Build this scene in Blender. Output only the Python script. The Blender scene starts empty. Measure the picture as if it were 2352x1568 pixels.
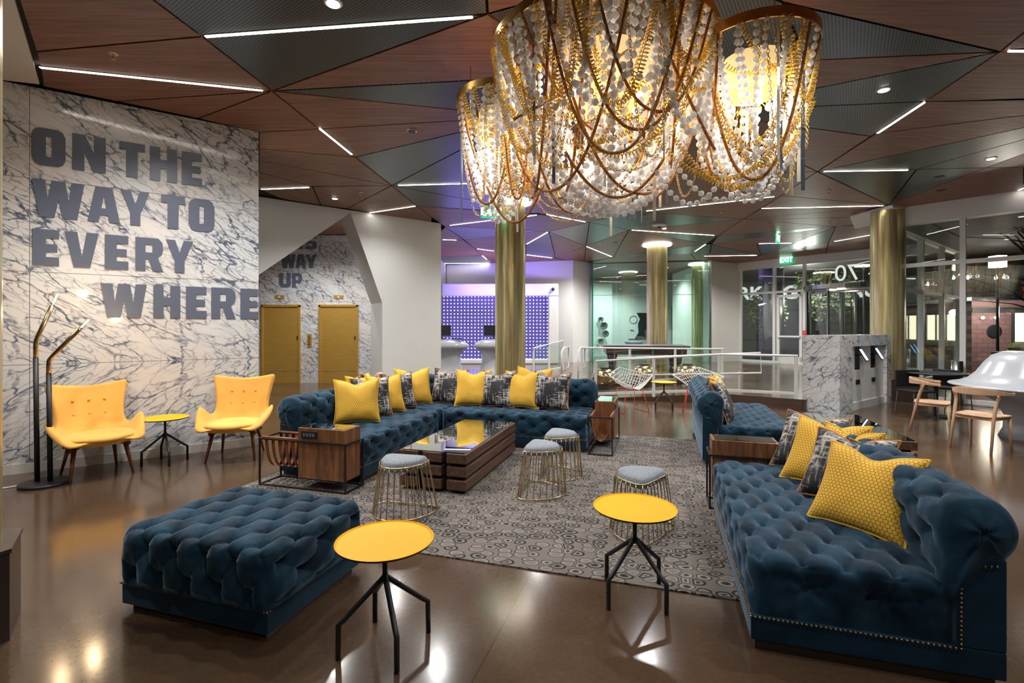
import bpy, bmesh, math, random
from mathutils import Vector, Matrix, noise
PI = math.pi
C = bpy.context.scene.collection
R = random.Random(7)
# ------------------------------------------------------------------ camera, world, exposure
F_PX, CX, HZ, CAM_Z = 1130.0, 1176.0, 752.0, 1.5
cd = bpy.data.cameras.new('camera'); cam = bpy.data.objects.new('camera', cd); C.objects.link(cam)
cam.location = (0, 0, CAM_Z); cam.rotation_euler = (PI/2, 0, 0)
cd.sensor_width = 36; cd.lens = 36*F_PX/2352; cd.shift_y = (HZ-784)/2352; cd.clip_start = .05; cd.clip_end = 300
sc = bpy.context.scene; sc.camera = cam
sc.view_settings.view_transform = 'Standard'; sc.view_settings.look = 'None'
sc.view_settings.gamma = 1; sc.view_settings.exposure = 1.33; sc.view_settings.use_curve_mapping = False
w = bpy.data.worlds.new('night'); sc.world = w; w.use_nodes = True
w.node_tree.nodes['Background'].inputs[0].default_value = (.25, .33, .5, 1)
w.node_tree.nodes['Background'].inputs[1].default_value = .03

def lamp(name, kind, loc, power, col, size=.1, rot=(0, 0, 0), spot=None, blend=.6, parent=None, sizey=None):
    l = bpy.data.lights.new(name, kind); l.energy = power; l.color = col
    if kind == 'AREA':
        l.shape = 'DISK'; l.size = size
        if sizey: l.shape = 'RECTANGLE'; l.size_y = sizey
    else: l.shadow_soft_size = size
    if kind == 'SPOT': l.spot_size = spot; l.spot_blend = blend
    o = bpy.data.objects.new(name, l); C.objects.link(o); o.location = loc; o.rotation_euler = rot
    if parent: o.parent = parent
    return o
WARM = (1, .975, .945)
CEIL = 4.0
# spots at the ceiling: rough downlight beams, plus added fill without fittings
CEIL_SPOTS = [(-3.3, 4.5, 110), (-1.9, 5.1, 60), (-1.6, 3.2, 50), (0.1, 1.4, 30), (2.1, 1.9, 34), (3.4, 3.3, 80), (1.0, 5.6, 60),
        (3.6, 5.7, 100), (-1.2, 7.9, 55), (2.2, 8.0, 60), (5.4, 6.4, 90), (7.0, 4.4, 70), (5.0, 9.4, 120), (-3.0, 8.2, 130), (-4.6, 6.9, 60) if False else (-3.2, 6.9, 60),
        (-5.2, 11.6, 120), (-3.9, 11.6, 80), (-2.35, 9.9, 60), (6.6, 8.6, 110), (.6, 11.5, 170), (3.3, 12.2, 170), (6.6, 13.0, 220), (0, 15.4, 160), (2.4, 16.8, 170),
        (4.4, 16.6, 200), (8.0, 16.2, 240), (-1.5, 14.9, 110), (-4.6, 2.6, 80), (0, -1.5, 60), (4.2, .3, 60), (-1.5, 6.6, 50), (4.4, 21.0, 260), (6.4, 21.4, 260), (5.2, 24.4, 260)]
for x, y, p in CEIL_SPOTS:
    lamp('ceiling_spot', 'SPOT', (x, y, CEIL-.07), p, WARM, .06, (0, 0, 0), 2.55, .9)

def P(px, py, z=0.0):                       # a point of the photograph at height z
    Y = F_PX*(CAM_Z-z)/(py-HZ); return Vector(((px-CX)*Y/F_PX, Y, z))
def PX(px, Y): return (px-CX)*Y/F_PX
def PZ(py, Y): return CAM_Z-(py-HZ)*Y/F_PX
A0 = math.radians(17)
U = Vector((math.sin(A0), math.cos(A0), 0)); V = Vector((math.cos(A0), -math.sin(A0), 0)); O = Vector((-1.43, 4.75, 0))
def fr(u, v, z=0): return O+U*u+V*v+Vector((0, 0, z))
AV, AU, AmV = -A0, PI/2-A0, PI-A0

# ------------------------------------------------------------------ materials
def newmat(name):
    m = bpy.data.materials.new(name); m.use_nodes = True
    return m, m.node_tree.nodes, m.node_tree.links, m.node_tree.nodes['Principled BSDF']
def setp(b, **k):
    for n, v in k.items():
        b.inputs[n.replace('_', ' ')].default_value = v
def pmat(name, col, rough=.5, metal=0, sheen=0, coat=0, spec=.5):
    m, n, l, b = newmat(name); setp(b, Base_Color=(*col, 1), Roughness=rough, Metallic=metal)
    b.inputs['Sheen Weight'].default_value = sheen; b.inputs['Coat Weight'].default_value = coat
    b.inputs['Specular IOR Level'].default_value = spec
    return m
def noisemat(name, c0, c1, scale, rough=.5, metal=0, vec=(1, 1, 1), bump=0, coord='Object', detail=4, sheen=0, rot=(0, 0, 0), p=(.35, .65), coat=0):
    m, n, l, b = newmat(name)
    tc = n.new('ShaderNodeTexCoord'); mp = n.new('ShaderNodeMapping'); mp.inputs['Scale'].default_value = vec; mp.inputs['Rotation'].default_value = rot
    nz = n.new('ShaderNodeTexNoise'); nz.inputs['Scale'].default_value = scale; nz.inputs['Detail'].default_value = detail
    cr = n.new('ShaderNodeValToRGB'); cr.color_ramp.elements[0].color = (*c0, 1); cr.color_ramp.elements[1].color = (*c1, 1)
    cr.color_ramp.elements[0].position = p[0]; cr.color_ramp.elements[1].position = p[1]
    l.new(tc.outputs[coord], mp.inputs[0]); l.new(mp.outputs[0], nz.inputs['Vector']); l.new(nz.outputs[0], cr.inputs[0]); l.new(cr.outputs[0], b.inputs['Base Color'])
    setp(b, Roughness=rough, Metallic=metal); b.inputs['Sheen Weight'].default_value = sheen; b.inputs['Coat Weight'].default_value = coat
    if bump:
        bp = n.new('ShaderNodeBump'); bp.inputs['Strength'].default_value = bump; bp.inputs['Distance'].default_value = .01
        l.new(nz.outputs[0], bp.inputs['Height']); l.new(bp.outputs[0], b.inputs['Normal'])
    return m
def emit(name, col, s):
    m, n, l, b = newmat(name); setp(b, Base_Color=(*col, 1)); b.inputs['Emission Color'].default_value = (*col, 1); b.inputs['Emission Strength'].default_value = s
    return m
def glassmat(name, tint, refl=1.0):
    m, n, l, b = newmat(name); n.remove(b)
    t = n.new('ShaderNodeBsdfTransparent'); t.inputs[0].default_value = (*tint, 1)
    g = n.new('ShaderNodeBsdfGlossy'); g.inputs['Roughness'].default_value = .01; g.inputs[0].default_value = (.95, 1, .98, 1)
    f = n.new('ShaderNodeLayerWeight'); pw = n.new('ShaderNodeMath'); pw.operation = 'POWER'; pw.inputs[1].default_value = 4.5; l.new(f.outputs['Facing'], pw.inputs[0])
    ma = n.new('ShaderNodeMath'); ma.operation = 'MULTIPLY_ADD'; ma.inputs[1].default_value = .9; ma.inputs[2].default_value = .05; l.new(pw.outputs[0], ma.inputs[0])
    mu = n.new('ShaderNodeMath'); mu.operation = 'MULTIPLY'; mu.inputs[1].default_value = refl; mu.use_clamp = True
    mx = n.new('ShaderNodeMixShader'); l.new(ma.outputs[0], mu.inputs[0]); l.new(mu.outputs[0], mx.inputs[0]); l.new(t.outputs[0], mx.inputs[1]); l.new(g.outputs[0], mx.inputs[2])
    l.new(mx.outputs[0], n['Material Output'].inputs[0]); return m

def woodmat(name, dark, light, rough=.35, coord='UV', sc=(1.2, 26, 1), bump=.05):
    m, n, l, b = newmat(name)
    tc = n.new('ShaderNodeTexCoord'); mp = n.new('ShaderNodeMapping'); mp.inputs['Scale'].default_value = sc
    n1 = n.new('ShaderNodeTexNoise'); n1.inputs['Scale'].default_value = 1; n1.inputs['Detail'].default_value = 8; n1.inputs['Roughness'].default_value = .65; n1.inputs['Distortion'].default_value = .6
    cr = n.new('ShaderNodeValToRGB'); e = cr.color_ramp.elements; e[0].position = .3; e[1].position = .72; e[0].color = (*dark, 1); e[1].color = (*light, 1)
    l.new(tc.outputs[coord], mp.inputs[0]); l.new(mp.outputs[0], n1.inputs['Vector']); l.new(n1.outputs[0], cr.inputs[0]); l.new(cr.outputs[0], b.inputs['Base Color'])
    setp(b, Roughness=rough); bp = n.new('ShaderNodeBump'); bp.inputs['Strength'].default_value = bump; l.new(n1.outputs[0], bp.inputs['Height']); l.new(bp.outputs[0], b.inputs['Normal'])
    return m
def mathn(n, l, op, a, b=None):
    x = n.new('ShaderNodeMath'); x.operation = op
    for i, v in enumerate((a, b)):
        if v is None: continue
        if hasattr(v, 'links') or hasattr(v, 'is_linked'): l.new(v, x.inputs[i])
        else: x.inputs[i].default_value = v
    return x.outputs[0]

def marblemat(name, mirror_z=None, seam_h=(), seam_v=()):
    """polished white marble, blue-grey veins on a diagonal, book-matched about a height; local x along, z up"""
    m, n, l, b = newmat(name)
    tc = n.new('ShaderNodeTexCoord'); sp = n.new('ShaderNodeSeparateXYZ'); l.new(tc.outputs['Object'], sp.inputs[0])
    x, y, z = sp.outputs
    zz = mathn(n, l, 'ABSOLUTE', mathn(n, l, 'SUBTRACT', z, mirror_z)) if mirror_z is not None else z
    cb = n.new('ShaderNodeCombineXYZ'); l.new(mathn(n, l, 'ADD', x, y), cb.inputs[0]); l.new(zz, cb.inputs[2])
    mp = n.new('ShaderNodeMapping'); mp.vector_type = 'TEXTURE'; mp.inputs['Rotation'].default_value = (0, math.radians(32), 0); mp.inputs['Scale'].default_value = (1.25, 1, .42)
    l.new(cb.outputs[0], mp.inputs[0])
    wn = n.new('ShaderNodeTexNoise'); wn.inputs['Scale'].default_value = 2.2; wn.inputs['Detail'].default_value = 5
    l.new(mp.outputs[0], wn.inputs['Vector'])
    mxv = n.new('ShaderNodeMix'); mxv.data_type = 'RGBA'; mxv.blend_type = 'LINEAR_LIGHT'; mxv.inputs[0].default_value = .32
    l.new(mp.outputs[0], mxv.inputs[6]); l.new(wn.outputs[1], mxv.inputs[7])
    def vein(scale, w0):
        v = n.new('ShaderNodeTexVoronoi'); v.feature = 'DISTANCE_TO_EDGE'; v.inputs['Scale'].default_value = scale; l.new(mxv.outputs[2], v.inputs['Vector'])
        c = n.new('ShaderNodeMapRange'); c.inputs['From Min'].default_value = 0; c.inputs['From Max'].default_value = w0; c.inputs['To Min'].default_value = 1; c.inputs['To Max'].default_value = 0
        l.new(v.outputs['Distance'], c.inputs[0]); return c.outputs[0]
    mk = n.new('ShaderNodeTexNoise'); mk.inputs['Scale'].default_value = 1.3; mk.inputs['Detail'].default_value = 3; l.new(mp.outputs[0], mk.inputs['Vector'])
    mr = n.new('ShaderNodeMapRange'); mr.inputs['From Min'].default_value = .34; mr.inputs['From Max'].default_value = .56; l.new(mk.outputs[0], mr.inputs[0])
    a1 = mathn(n, l, 'MULTIPLY', vein(2.6, .05), mathn(n, l, 'ADD', mathn(n, l, 'MULTIPLY', mr.outputs[0], .75), .2))
    a2 = mathn(n, l, 'MULTIPLY', vein(6.5, .075), mathn(n, l, 'MULTIPLY', mr.outputs[0], .7))
    cl = mathn(n, l, 'MULTIPLY', mr.outputs[0], .10)
    tot = n.new('ShaderNodeMath'); tot.operation = 'ADD'; tot.use_clamp = True; l.new(mathn(n, l, 'ADD', a1, a2), tot.inputs[0]); l.new(cl, tot.inputs[1])
    t = tot.outputs[0]
    mc = n.new('ShaderNodeMix'); mc.data_type = 'RGBA'; l.new(t, mc.inputs[0]); mc.inputs[7].default_value = (.10, .125, .18, 1)
    bc = n.new('ShaderNodeValToRGB'); bc.color_ramp.elements[0].color = (.70, .72, .73, 1); bc.color_ramp.elements[1].color = (.74, .68, .63, 1); bc.color_ramp.elements[0].position = .45; bc.color_ramp.elements[1].position = .7
    n3 = n.new('ShaderNodeTexNoise'); n3.inputs['Scale'].default_value = .9; l.new(tc.outputs['Object'], n3.inputs['Vector']); l.new(n3.outputs[0], bc.inputs[0]); l.new(bc.outputs[0], mc.inputs[6])
    out = mc.outputs[2]
    sm = None
    for ax, vals in ((z, seam_h), (x, seam_v)):
        for s in vals:
            q = mathn(n, l, 'LESS_THAN', mathn(n, l, 'ABSOLUTE', mathn(n, l, 'SUBTRACT', ax, s)), .003)
            sm = q if sm is None else mathn(n, l, 'MAXIMUM', sm, q)
    if sm is not None:
        m2 = n.new('ShaderNodeMix'); m2.data_type = 'RGBA'; l.new(sm, m2.inputs[0]); l.new(out, m2.inputs[6]); m2.inputs[7].default_value = (.18, .18, .18, 1); out = m2.outputs[2]
    l.new(out, b.inputs['Base Color']); setp(b, Roughness=.12); return m

def velvetmat(name, c0, c1):
    m, n, l, b = newmat(name)
    tc = n.new('ShaderNodeTexCoord'); nz = n.new('ShaderNodeTexNoise'); nz.inputs['Scale'].default_value = 5; nz.inputs['Detail'].default_value = 5
    l.new(tc.outputs['Object'], nz.inputs['Vector']); cr = n.new('ShaderNodeValToRGB'); e = cr.color_ramp.elements
    e[0].position = .38; e[1].position = .64; e[0].color = (*c0, 1); e[1].color = (*c1, 1); l.new(nz.outputs[0], cr.inputs[0])
    l.new(cr.outputs[0], b.inputs['Base Color']); setp(b, Roughness=.75)
    b.inputs['Sheen Weight'].default_value = .5; b.inputs['Sheen Roughness'].default_value = .38; b.inputs['Sheen Tint'].default_value = (.50, .68, .90, 1)
    b.inputs['Specular IOR Level'].default_value = .15
    return m

M = {}
M['ceil_wood'] = woodmat('walnut ceiling', (.095, .040, .022), (.34, .155, .088), .42)
M['walnut'] = woodmat('walnut', (.075, .028, .012), (.36, .155, .065), .35, 'Object', (22, 22, 2.2))
M['leg_wood'] = woodmat('leg wood', (.10, .03, .013), (.21, .07, .03), .35, 'Object', (8, 8, 1))
M['oak'] = woodmat('pale oak', (.50, .30, .17), (.74, .50, .32), .45, 'Object', (10, 10, 1.5))
M['beam'] = woodmat('reclaimed beam', (.035, .018, .012), (.17, .085, .05), .5, 'Object', (30, 1.5, 30), .25)
M['platform_wood'] = woodmat('stained step', (.05, .03, .022), (.12, .075, .055), .3, 'Object', (1.5, 20, 20))
M['black'] = pmat('matt black', (.012, .012, .014), .45)
M['dark'] = pmat('shadow gap', (.01, .008, .007), .8)
M['dbrown'] = pmat('dark brown plinth', (.045, .028, .022), .35)
M['white'] = pmat('white paint', (.70, .70, .69), .5)
M['whitewall'] = noisemat('white wallcovering', (.60, .61, .60), (.66, .66, .65), 6, .55, 0, (60, 60, .6))
M['cream'] = pmat('off-white wall', (.60, .58, .54), .6)
M['gloss_white'] = pmat('glossy white shell', (.40, .42, .46), .22)
M['brass'] = pmat('polished brass', (.66, .52, .30), .2, 1)
M['ring'] = pmat('satin brass ring', (.62, .40, .14), .3, 1)
M['gold_door'] = noisemat('brushed gold', (.66, .38, .07), (.90, .56, .14), 3, .34, .6, (1, 1, 90))
M['column'] = noisemat('brushed brass column', (.42, .35, .15), (.70, .61, .34), 3, .30, .7, (9, 9, .35), 0)
M['steel'] = noisemat('steel cladding', (.35, .37, .38), (.5, .52, .53), 3, .25, 1, (9, 9, .4))
M['yellow_top'] = pmat('yellow lacquer', (1, .49, .0), .45, spec=.25)
M['yellow_fab'] = noisemat('yellow felt', (.78, .39, .065), (.86, .46, .095), 4, .9, 0, sheen=.2)
M['grey_fab'] = noisemat('grey felt', (.17, .20, .235), (.30, .335, .37), 90, .95)
M['leather'] = pmat('tan leather', (.26, .085, .03), .45)
M['cord'] = pmat('orange piping', (.45, .17, .04), .6)
M['ypipe'] = pmat('yellow piping', (.80, .50, .05), .7)
M['red'] = pmat('red powder coat', (.60, .04, .02), .4)
M['letters'] = pmat('slate lettering', (.12, .14, .195), .35)
M['velvet'] = velvetmat('blue velvet', (.003, .015, .030), (.013, .050, .086))
M['velvet_flat'] = velvetmat('blue velvet flat', (.004, .021, .040), (.007, .034, .060))
M['nail'] = pmat('antique nail', (.35, .23, .09), .35, 1)
M['led'] = emit('led strip', (1, .93, .83), 9)
M['down'] = emit('downlight lens', (1, .90, .75), 8)
M['bulb'] = emit('filament bulb', (1, .55, .18), 12)
M['cbulb'] = emit('chandelier bulb', (1, .85, .6), 7)
M['shade'] = emit('lit shade', (1, .76, .38), .24)
M['green'] = emit('exit green', (.0, .45, .16), .6)
M['exitwhite'] = emit('exit letters', (.75, 1, .85), 2)
M['glass'] = glassmat('clear glass', (.93, .96, .95))
M['glass_green'] = glassmat('green glass', (.72, .90, .86), 1.3)
M['glass_table'] = glassmat('smoked table glass', (.42, .47, .46), 2.4)
M['glass_edge'] = pmat('green glass edge', (.02, .22, .17), .2)
M['screen'] = emit('lit screen', (.25, .55, .9), 1.6)
M['bead'] = None
m, n, l, b = newmat('frosted bead'); setp(b, Base_Color=(.88, .90, .95, 1), Roughness=.25); b.inputs['Transmission Weight'].default_value = .0
tr = n.new('ShaderNodeBsdfTranslucent'); tr.inputs[0].default_value = (.96, .98, 1, 1); mx = n.new('ShaderNodeMixShader'); mx.inputs[0].default_value = .5
l.new(b.outputs[0], mx.inputs[1]); l.new(tr.outputs[0], mx.inputs[2]); l.new(mx.outputs[0], n['Material Output'].inputs[0]); M['bead'] = m
M['rope'] = noisemat('brown rope', (.38, .15, .035), (.68, .33, .10), 60, .8, bump=.4)
M['coil'] = pmat('yellow coil cord', (.90, .55, .02), .4)
M['chain'] = pmat('gold chain', (.80, .60, .28), .25, 1)
M['ribbon'] = pmat('blue grey strip', (.14, .20, .27), .3, .3)
M['crystal'] = pmat('clear acrylic', (.75, .75, .72), .1, .2)
M['asphalt'] = noisemat('asphalt', (.02, .02, .022), (.05, .05, .05), 8, .5)
M['brick'] = None
m, n, l, b = newmat('pink brick'); tc = n.new('ShaderNodeTexCoord'); bt = n.new('ShaderNodeTexBrick'); sp = n.new('ShaderNodeSeparateXYZ'); cb = n.new('ShaderNodeCombineXYZ')
l.new(tc.outputs['Object'], sp.inputs[0]); l.new(sp.outputs[0], cb.inputs[0]); l.new(sp.outputs[2], cb.inputs[1]); l.new(cb.outputs[0], bt.inputs[0])
bt.inputs['Color1'].default_value = (.20, .115, .115, 1); bt.inputs['Color2'].default_value = (.16, .09, .095, 1); bt.inputs['Mortar'].default_value = (.07, .05, .05, 1); bt.inputs['Scale'].default_value = 1.6; bt.inputs['Mortar Size'].default_value = .012
l.new(bt.outputs[0], b.inputs['Base Color']); setp(b, Roughness=.8); M['brick'] = m
M['facade'] = pmat('dark facade', (.035, .036, .038), .6)
M['facade2'] = pmat('grey green facade', (.06, .075, .07), .6)
M['leaf'] = noisemat('leaves', (.05, .09, .03), (.22, .27, .13), 6, .6)
M['bark'] = pmat('bark', (.06, .045, .035), .9)
M['win'] = emit('lit window', (1, .85, .62), 1.0)
M['winw'] = emit('bright lantern', (1, .93, .8), 4)
M['signwhite'] = emit('sign letters', (.55, .58, .56), .45)

# perforated metal ceiling
m, n, l, b = newmat('perforated metal'); tc = n.new('ShaderNodeTexCoord'); mp = n.new('ShaderNodeMapping'); mp.inputs['Scale'].default_value = (40, 40, 40); mp.inputs['Rotation'].default_value = (0, 0, .6)
vf = n.new('ShaderNodeVectorMath'); vf.operation = 'FRACTION'; vs = n.new('ShaderNodeVectorMath'); vs.operation = 'SUBTRACT'; vs.inputs[1].default_value = (.5, .5, 0)
l.new(tc.outputs['UV'], mp.inputs[0]); l.new(mp.outputs[0], vf.inputs[0]); l.new(vf.outputs[0], vs.inputs[0]); vl = n.new('ShaderNodeVectorMath'); vl.operation = 'LENGTH'; l.new(vs.outputs[0], vl.inputs[0])
lt = mathn(n, l, 'LESS_THAN', vl.outputs['Value'], .3); mc = n.new('ShaderNodeMix'); mc.data_type = 'RGBA'; l.new(lt, mc.inputs[0]); mc.inputs[6].default_value = (.11, .125, .13, 1); mc.inputs[7].default_value = (.012, .013, .014, 1)
l.new(mc.outputs[2], b.inputs['Base Color']); setp(b, Roughness=.3, Metallic=.55); M['perf'] = m

# polished concrete
m, n, l, b = newmat('polished concrete'); tc = n.new('ShaderNodeTexCoord'); n1 = n.new('ShaderNodeTexNoise'); n1.inputs['Scale'].default_value = .7; n1.inputs['Detail'].default_value = 7; n1.inputs['Roughness'].default_value = .6
n2 = n.new('ShaderNodeTexNoise'); n2.inputs['Scale'].default_value = 40; n2.inputs['Detail'].default_value = 3
cr = n.new('ShaderNodeValToRGB'); e = cr.color_ramp.elements; e[0].position = .3; e[1].position = .7; e[0].color = (.052, .030, .017, 1); e[1].color = (.112, .070, .042, 1)
l.new(tc.outputs['Object'], n1.inputs['Vector']); l.new(tc.outputs['Object'], n2.inputs['Vector']); mix = n.new('ShaderNodeMix'); mix.data_type = 'FLOAT'; mix.inputs[0].default_value = .25
l.new(n1.outputs[0], mix.inputs[2]); l.new(n2.outputs[0], mix.inputs[3]); l.new(mix.outputs[0], cr.inputs[0])
sp = n.new('ShaderNodeSeparateXYZ'); l.new(tc.outputs['Object'], sp.inputs[0])
def rotc(a, off, per):
    q = mathn(n, l, 'ADD', mathn(n, l, 'MULTIPLY', sp.outputs[0], math.cos(a)), mathn(n, l, 'MULTIPLY', sp.outputs[1], math.sin(a)))
    q = mathn(n, l, 'DIVIDE', mathn(n, l, 'ADD', q, off), per); q = mathn(n, l, 'ABSOLUTE', mathn(n, l, 'SUBTRACT', mathn(n, l, 'FRACT', q), .5))
    return mathn(n, l, 'LESS_THAN', q, .003/per)
j = mathn(n, l, 'MAXIMUM', rotc(math.radians(-17), 2.37, 3.2), rotc(math.radians(73), 1.2, 3.2))
mj = n.new('ShaderNodeMix'); mj.data_type = 'RGBA'; l.new(j, mj.inputs[0]); l.new(cr.outputs[0], mj.inputs[6]); mj.inputs[7].default_value = (.04, .03, .02, 1)
l.new(mj.outputs[2], b.inputs['Base Color'])
rr = n.new('ShaderNodeMapRange'); l.new(n1.outputs[0], rr.inputs[0]); rr.inputs['To Min'].default_value = .09; rr.inputs['To Max'].default_value = .21; l.new(rr.outputs[0], b.inputs['Roughness']); b.inputs['Specular IOR Level'].default_value = .65
M['floor'] = m

# rug of rings
m, n, l, b = newmat('pebble ring rug'); tc = n.new('ShaderNodeTexCoord'); mp = n.new('ShaderNodeMapping'); mp.inputs['Scale'].default_value = (9.5, 13.0, 1); l.new(tc.outputs['Object'], mp.inputs[0])
ve = n.new('ShaderNodeTexVoronoi'); ve.feature = 'DISTANCE_TO_EDGE'; ve.voronoi_dimensions = '2D'; ve.inputs['Randomness'].default_value = .85; ve.inputs['Scale'].default_value = 1; l.new(mp.outputs[0], ve.inputs['Vector'])
vc = n.new('ShaderNodeTexVoronoi'); vc.voronoi_dimensions = '2D'; vc.inputs['Randomness'].default_value = .85; vc.inputs['Scale'].default_value = 1; l.new(mp.outputs[0], vc.inputs['Vector'])
sc3 = n.new('ShaderNodeSeparateColor'); l.new(vc.outputs['Color'], sc3.inputs[0])
wd = mathn(n, l, 'ADD', mathn(n, l, 'MINIMUM', mathn(n, l, 'MULTIPLY', ve.outputs['Distance'], 1.15), mathn(n, l, 'MULTIPLY', mathn(n, l, 'SUBTRACT', .58, vc.outputs['Distance']), .75)), mathn(n, l, 'MULTIPLY', mathn(n, l, 'SUBTRACT', sc3.outputs[1], .5), .09))
crA = n.new('ShaderNodeValToRGB'); crB = n.new('ShaderNodeValToRGB'); crC = n.new('ShaderNodeValToRGB')
def ramp(cr, st):
    cr.color_ramp.interpolation = 'LINEAR'; e = cr.color_ramp.elements
    while len(e) < len(st): e.new(.5)
    for i, (p_, c_) in enumerate(st): e[i].position = p_; e[i].color = (*c_, 1)
bg = (.15, .13, .115); bk = (.006, .006, .007); gy = (.050, .049, .048); lg = (.25, .22, .197)
ramp(crA, [(0, bg), (.035, bg), (.06, bk), (.12, bk), (.15, gy), (.22, lg), (.30, gy), (.36, bk)])
ramp(crB, [(0, bg), (.05, bg), (.08, gy), (.12, bk), (.15, lg), (.24, lg), (.29, gy), (.40, bk)])
ramp(crC, [(0, bg), (.04, bg), (.06, (.03, .028, .026)), (.10, (.03, .028, .026)), (.13, lg), (.30, (.155, .135, .12))])
for c in (crA, crB, crC): l.new(wd, c.inputs[0])
m1 = n.new('ShaderNodeMix'); m1.data_type = 'RGBA'; l.new(mathn(n, l, 'GREATER_THAN', sc3.outputs[0], .42), m1.inputs[0]); l.new(crA.outputs[0], m1.inputs[6]); l.new(crB.outputs[0], m1.inputs[7])
m2 = n.new('ShaderNodeMix'); m2.data_type = 'RGBA'; l.new(mathn(n, l, 'GREATER_THAN', sc3.outputs[0], .70), m2.inputs[0]); l.new(m1.outputs[2], m2.inputs[6]); l.new(crC.outputs[0], m2.inputs[7])
l.new(m2.outputs[2], b.inputs['Base Color']); setp(b, Roughness=.95); M['rug'] = m

# honeycomb yellow cushion fabric (object x,z)
m, n, l, b = newmat('yellow honeycomb fabric'); tc = n.new('ShaderNodeTexCoord'); sp = n.new('ShaderNodeSeparateXYZ'); l.new(tc.outputs['Object'], sp.inputs[0])
def hexd(off):
    fx = mathn(n, l, 'SUBTRACT', mathn(n, l, 'FRACT', mathn(n, l, 'ADD', mathn(n, l, 'MULTIPLY', sp.outputs[0], 48), off)), .5)
    fz = mathn(n, l, 'MULTIPLY', mathn(n, l, 'SUBTRACT', mathn(n, l, 'FRACT', mathn(n, l, 'ADD', mathn(n, l, 'MULTIPLY', sp.outputs[2], 48/1.732), off)), .5), 1.732)
    return mathn(n, l, 'SQRT', mathn(n, l, 'ADD', mathn(n, l, 'MULTIPLY', fx, fx), mathn(n, l, 'MULTIPLY', fz, fz)))
d = mathn(n, l, 'MINIMUM', hexd(0), hexd(.5)); cr = n.new('ShaderNodeValToRGB'); e = cr.color_ramp.elements
e[0].position = .41; e[0].color = (.86, .51, .055, 1); e[1].position = .49; e[1].color = (.30, .15, .010, 1); l.new(d, cr.inputs[0]); l.new(cr.outputs[0], b.inputs['Base Color']); setp(b, Roughness=.8); M['yhex'] = m
# black and ivory brushed fabric
m, n, l, b = newmat('brushed black and ivory fabric'); tc = n.new('ShaderNodeTexCoord')
def str_noise(s, sc_):
    mp = n.new('ShaderNodeMapping'); mp.inputs['Scale'].default_value = s; l.new(tc.outputs['Object'], mp.inputs[0]); q = n.new('ShaderNodeTexNoise'); q.inputs['Scale'].default_value = sc_; q.inputs['Detail'].default_value = 5; l.new(mp.outputs[0], q.inputs['Vector']); return q.outputs[0]
a1 = str_noise((9, 4, 1.6), 6); a2 = str_noise((1.6, 4, 9), 6); a3 = str_noise((1, 1, 1), 5)
s_ = mathn(n, l, 'ADD', mathn(n, l, 'MULTIPLY', mathn(n, l, 'MAXIMUM', a1, a2), .6), mathn(n, l, 'MULTIPLY', a3, .5))
cr = n.new('ShaderNodeValToRGB'); e = cr.color_ramp.elements; e[0].position = .56; e[0].color = (.010, .011, .016, 1); e[1].position = .68; e[1].color = (.55, .52, .48, 1)
l.new(s_, cr.inputs[0]); l.new(cr.outputs[0], b.inputs['Base Color']); setp(b, Roughness=.7); M['bw'] = m
# purple dot wall
m, n, l, b = newmat('violet dot light wall'); tc = n.new('ShaderNodeTexCoord'); sp = n.new('ShaderNodeSeparateXYZ'); l.new(tc.outputs['Object'], sp.inputs[0])
fx = mathn(n, l, 'SUBTRACT', mathn(n, l, 'FRACT', mathn(n, l, 'MULTIPLY', sp.outputs[0], 8.1)), .5); fz = mathn(n, l, 'SUBTRACT', mathn(n, l, 'FRACT', mathn(n, l, 'MULTIPLY', sp.outputs[2], 8.1)), .5)
d = mathn(n, l, 'SQRT', mathn(n, l, 'ADD', mathn(n, l, 'MULTIPLY', fx, fx), mathn(n, l, 'MULTIPLY', fz, fz)))
cr = n.new('ShaderNodeValToRGB'); e = cr.color_ramp.elements; e[0].position = .14; e[0].color = (.80, .80, 1, 1); e[1].position = .25; e[1].color = (.035, .026, .17, 1)
l.new(d, cr.inputs[0]); l.new(cr.outputs[0], b.inputs['Emission Color']); b.inputs['Emission Strength'].default_value = .65; setp(b, Base_Color=(.05, .04, .12, 1)); M['dots'] = m

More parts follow.
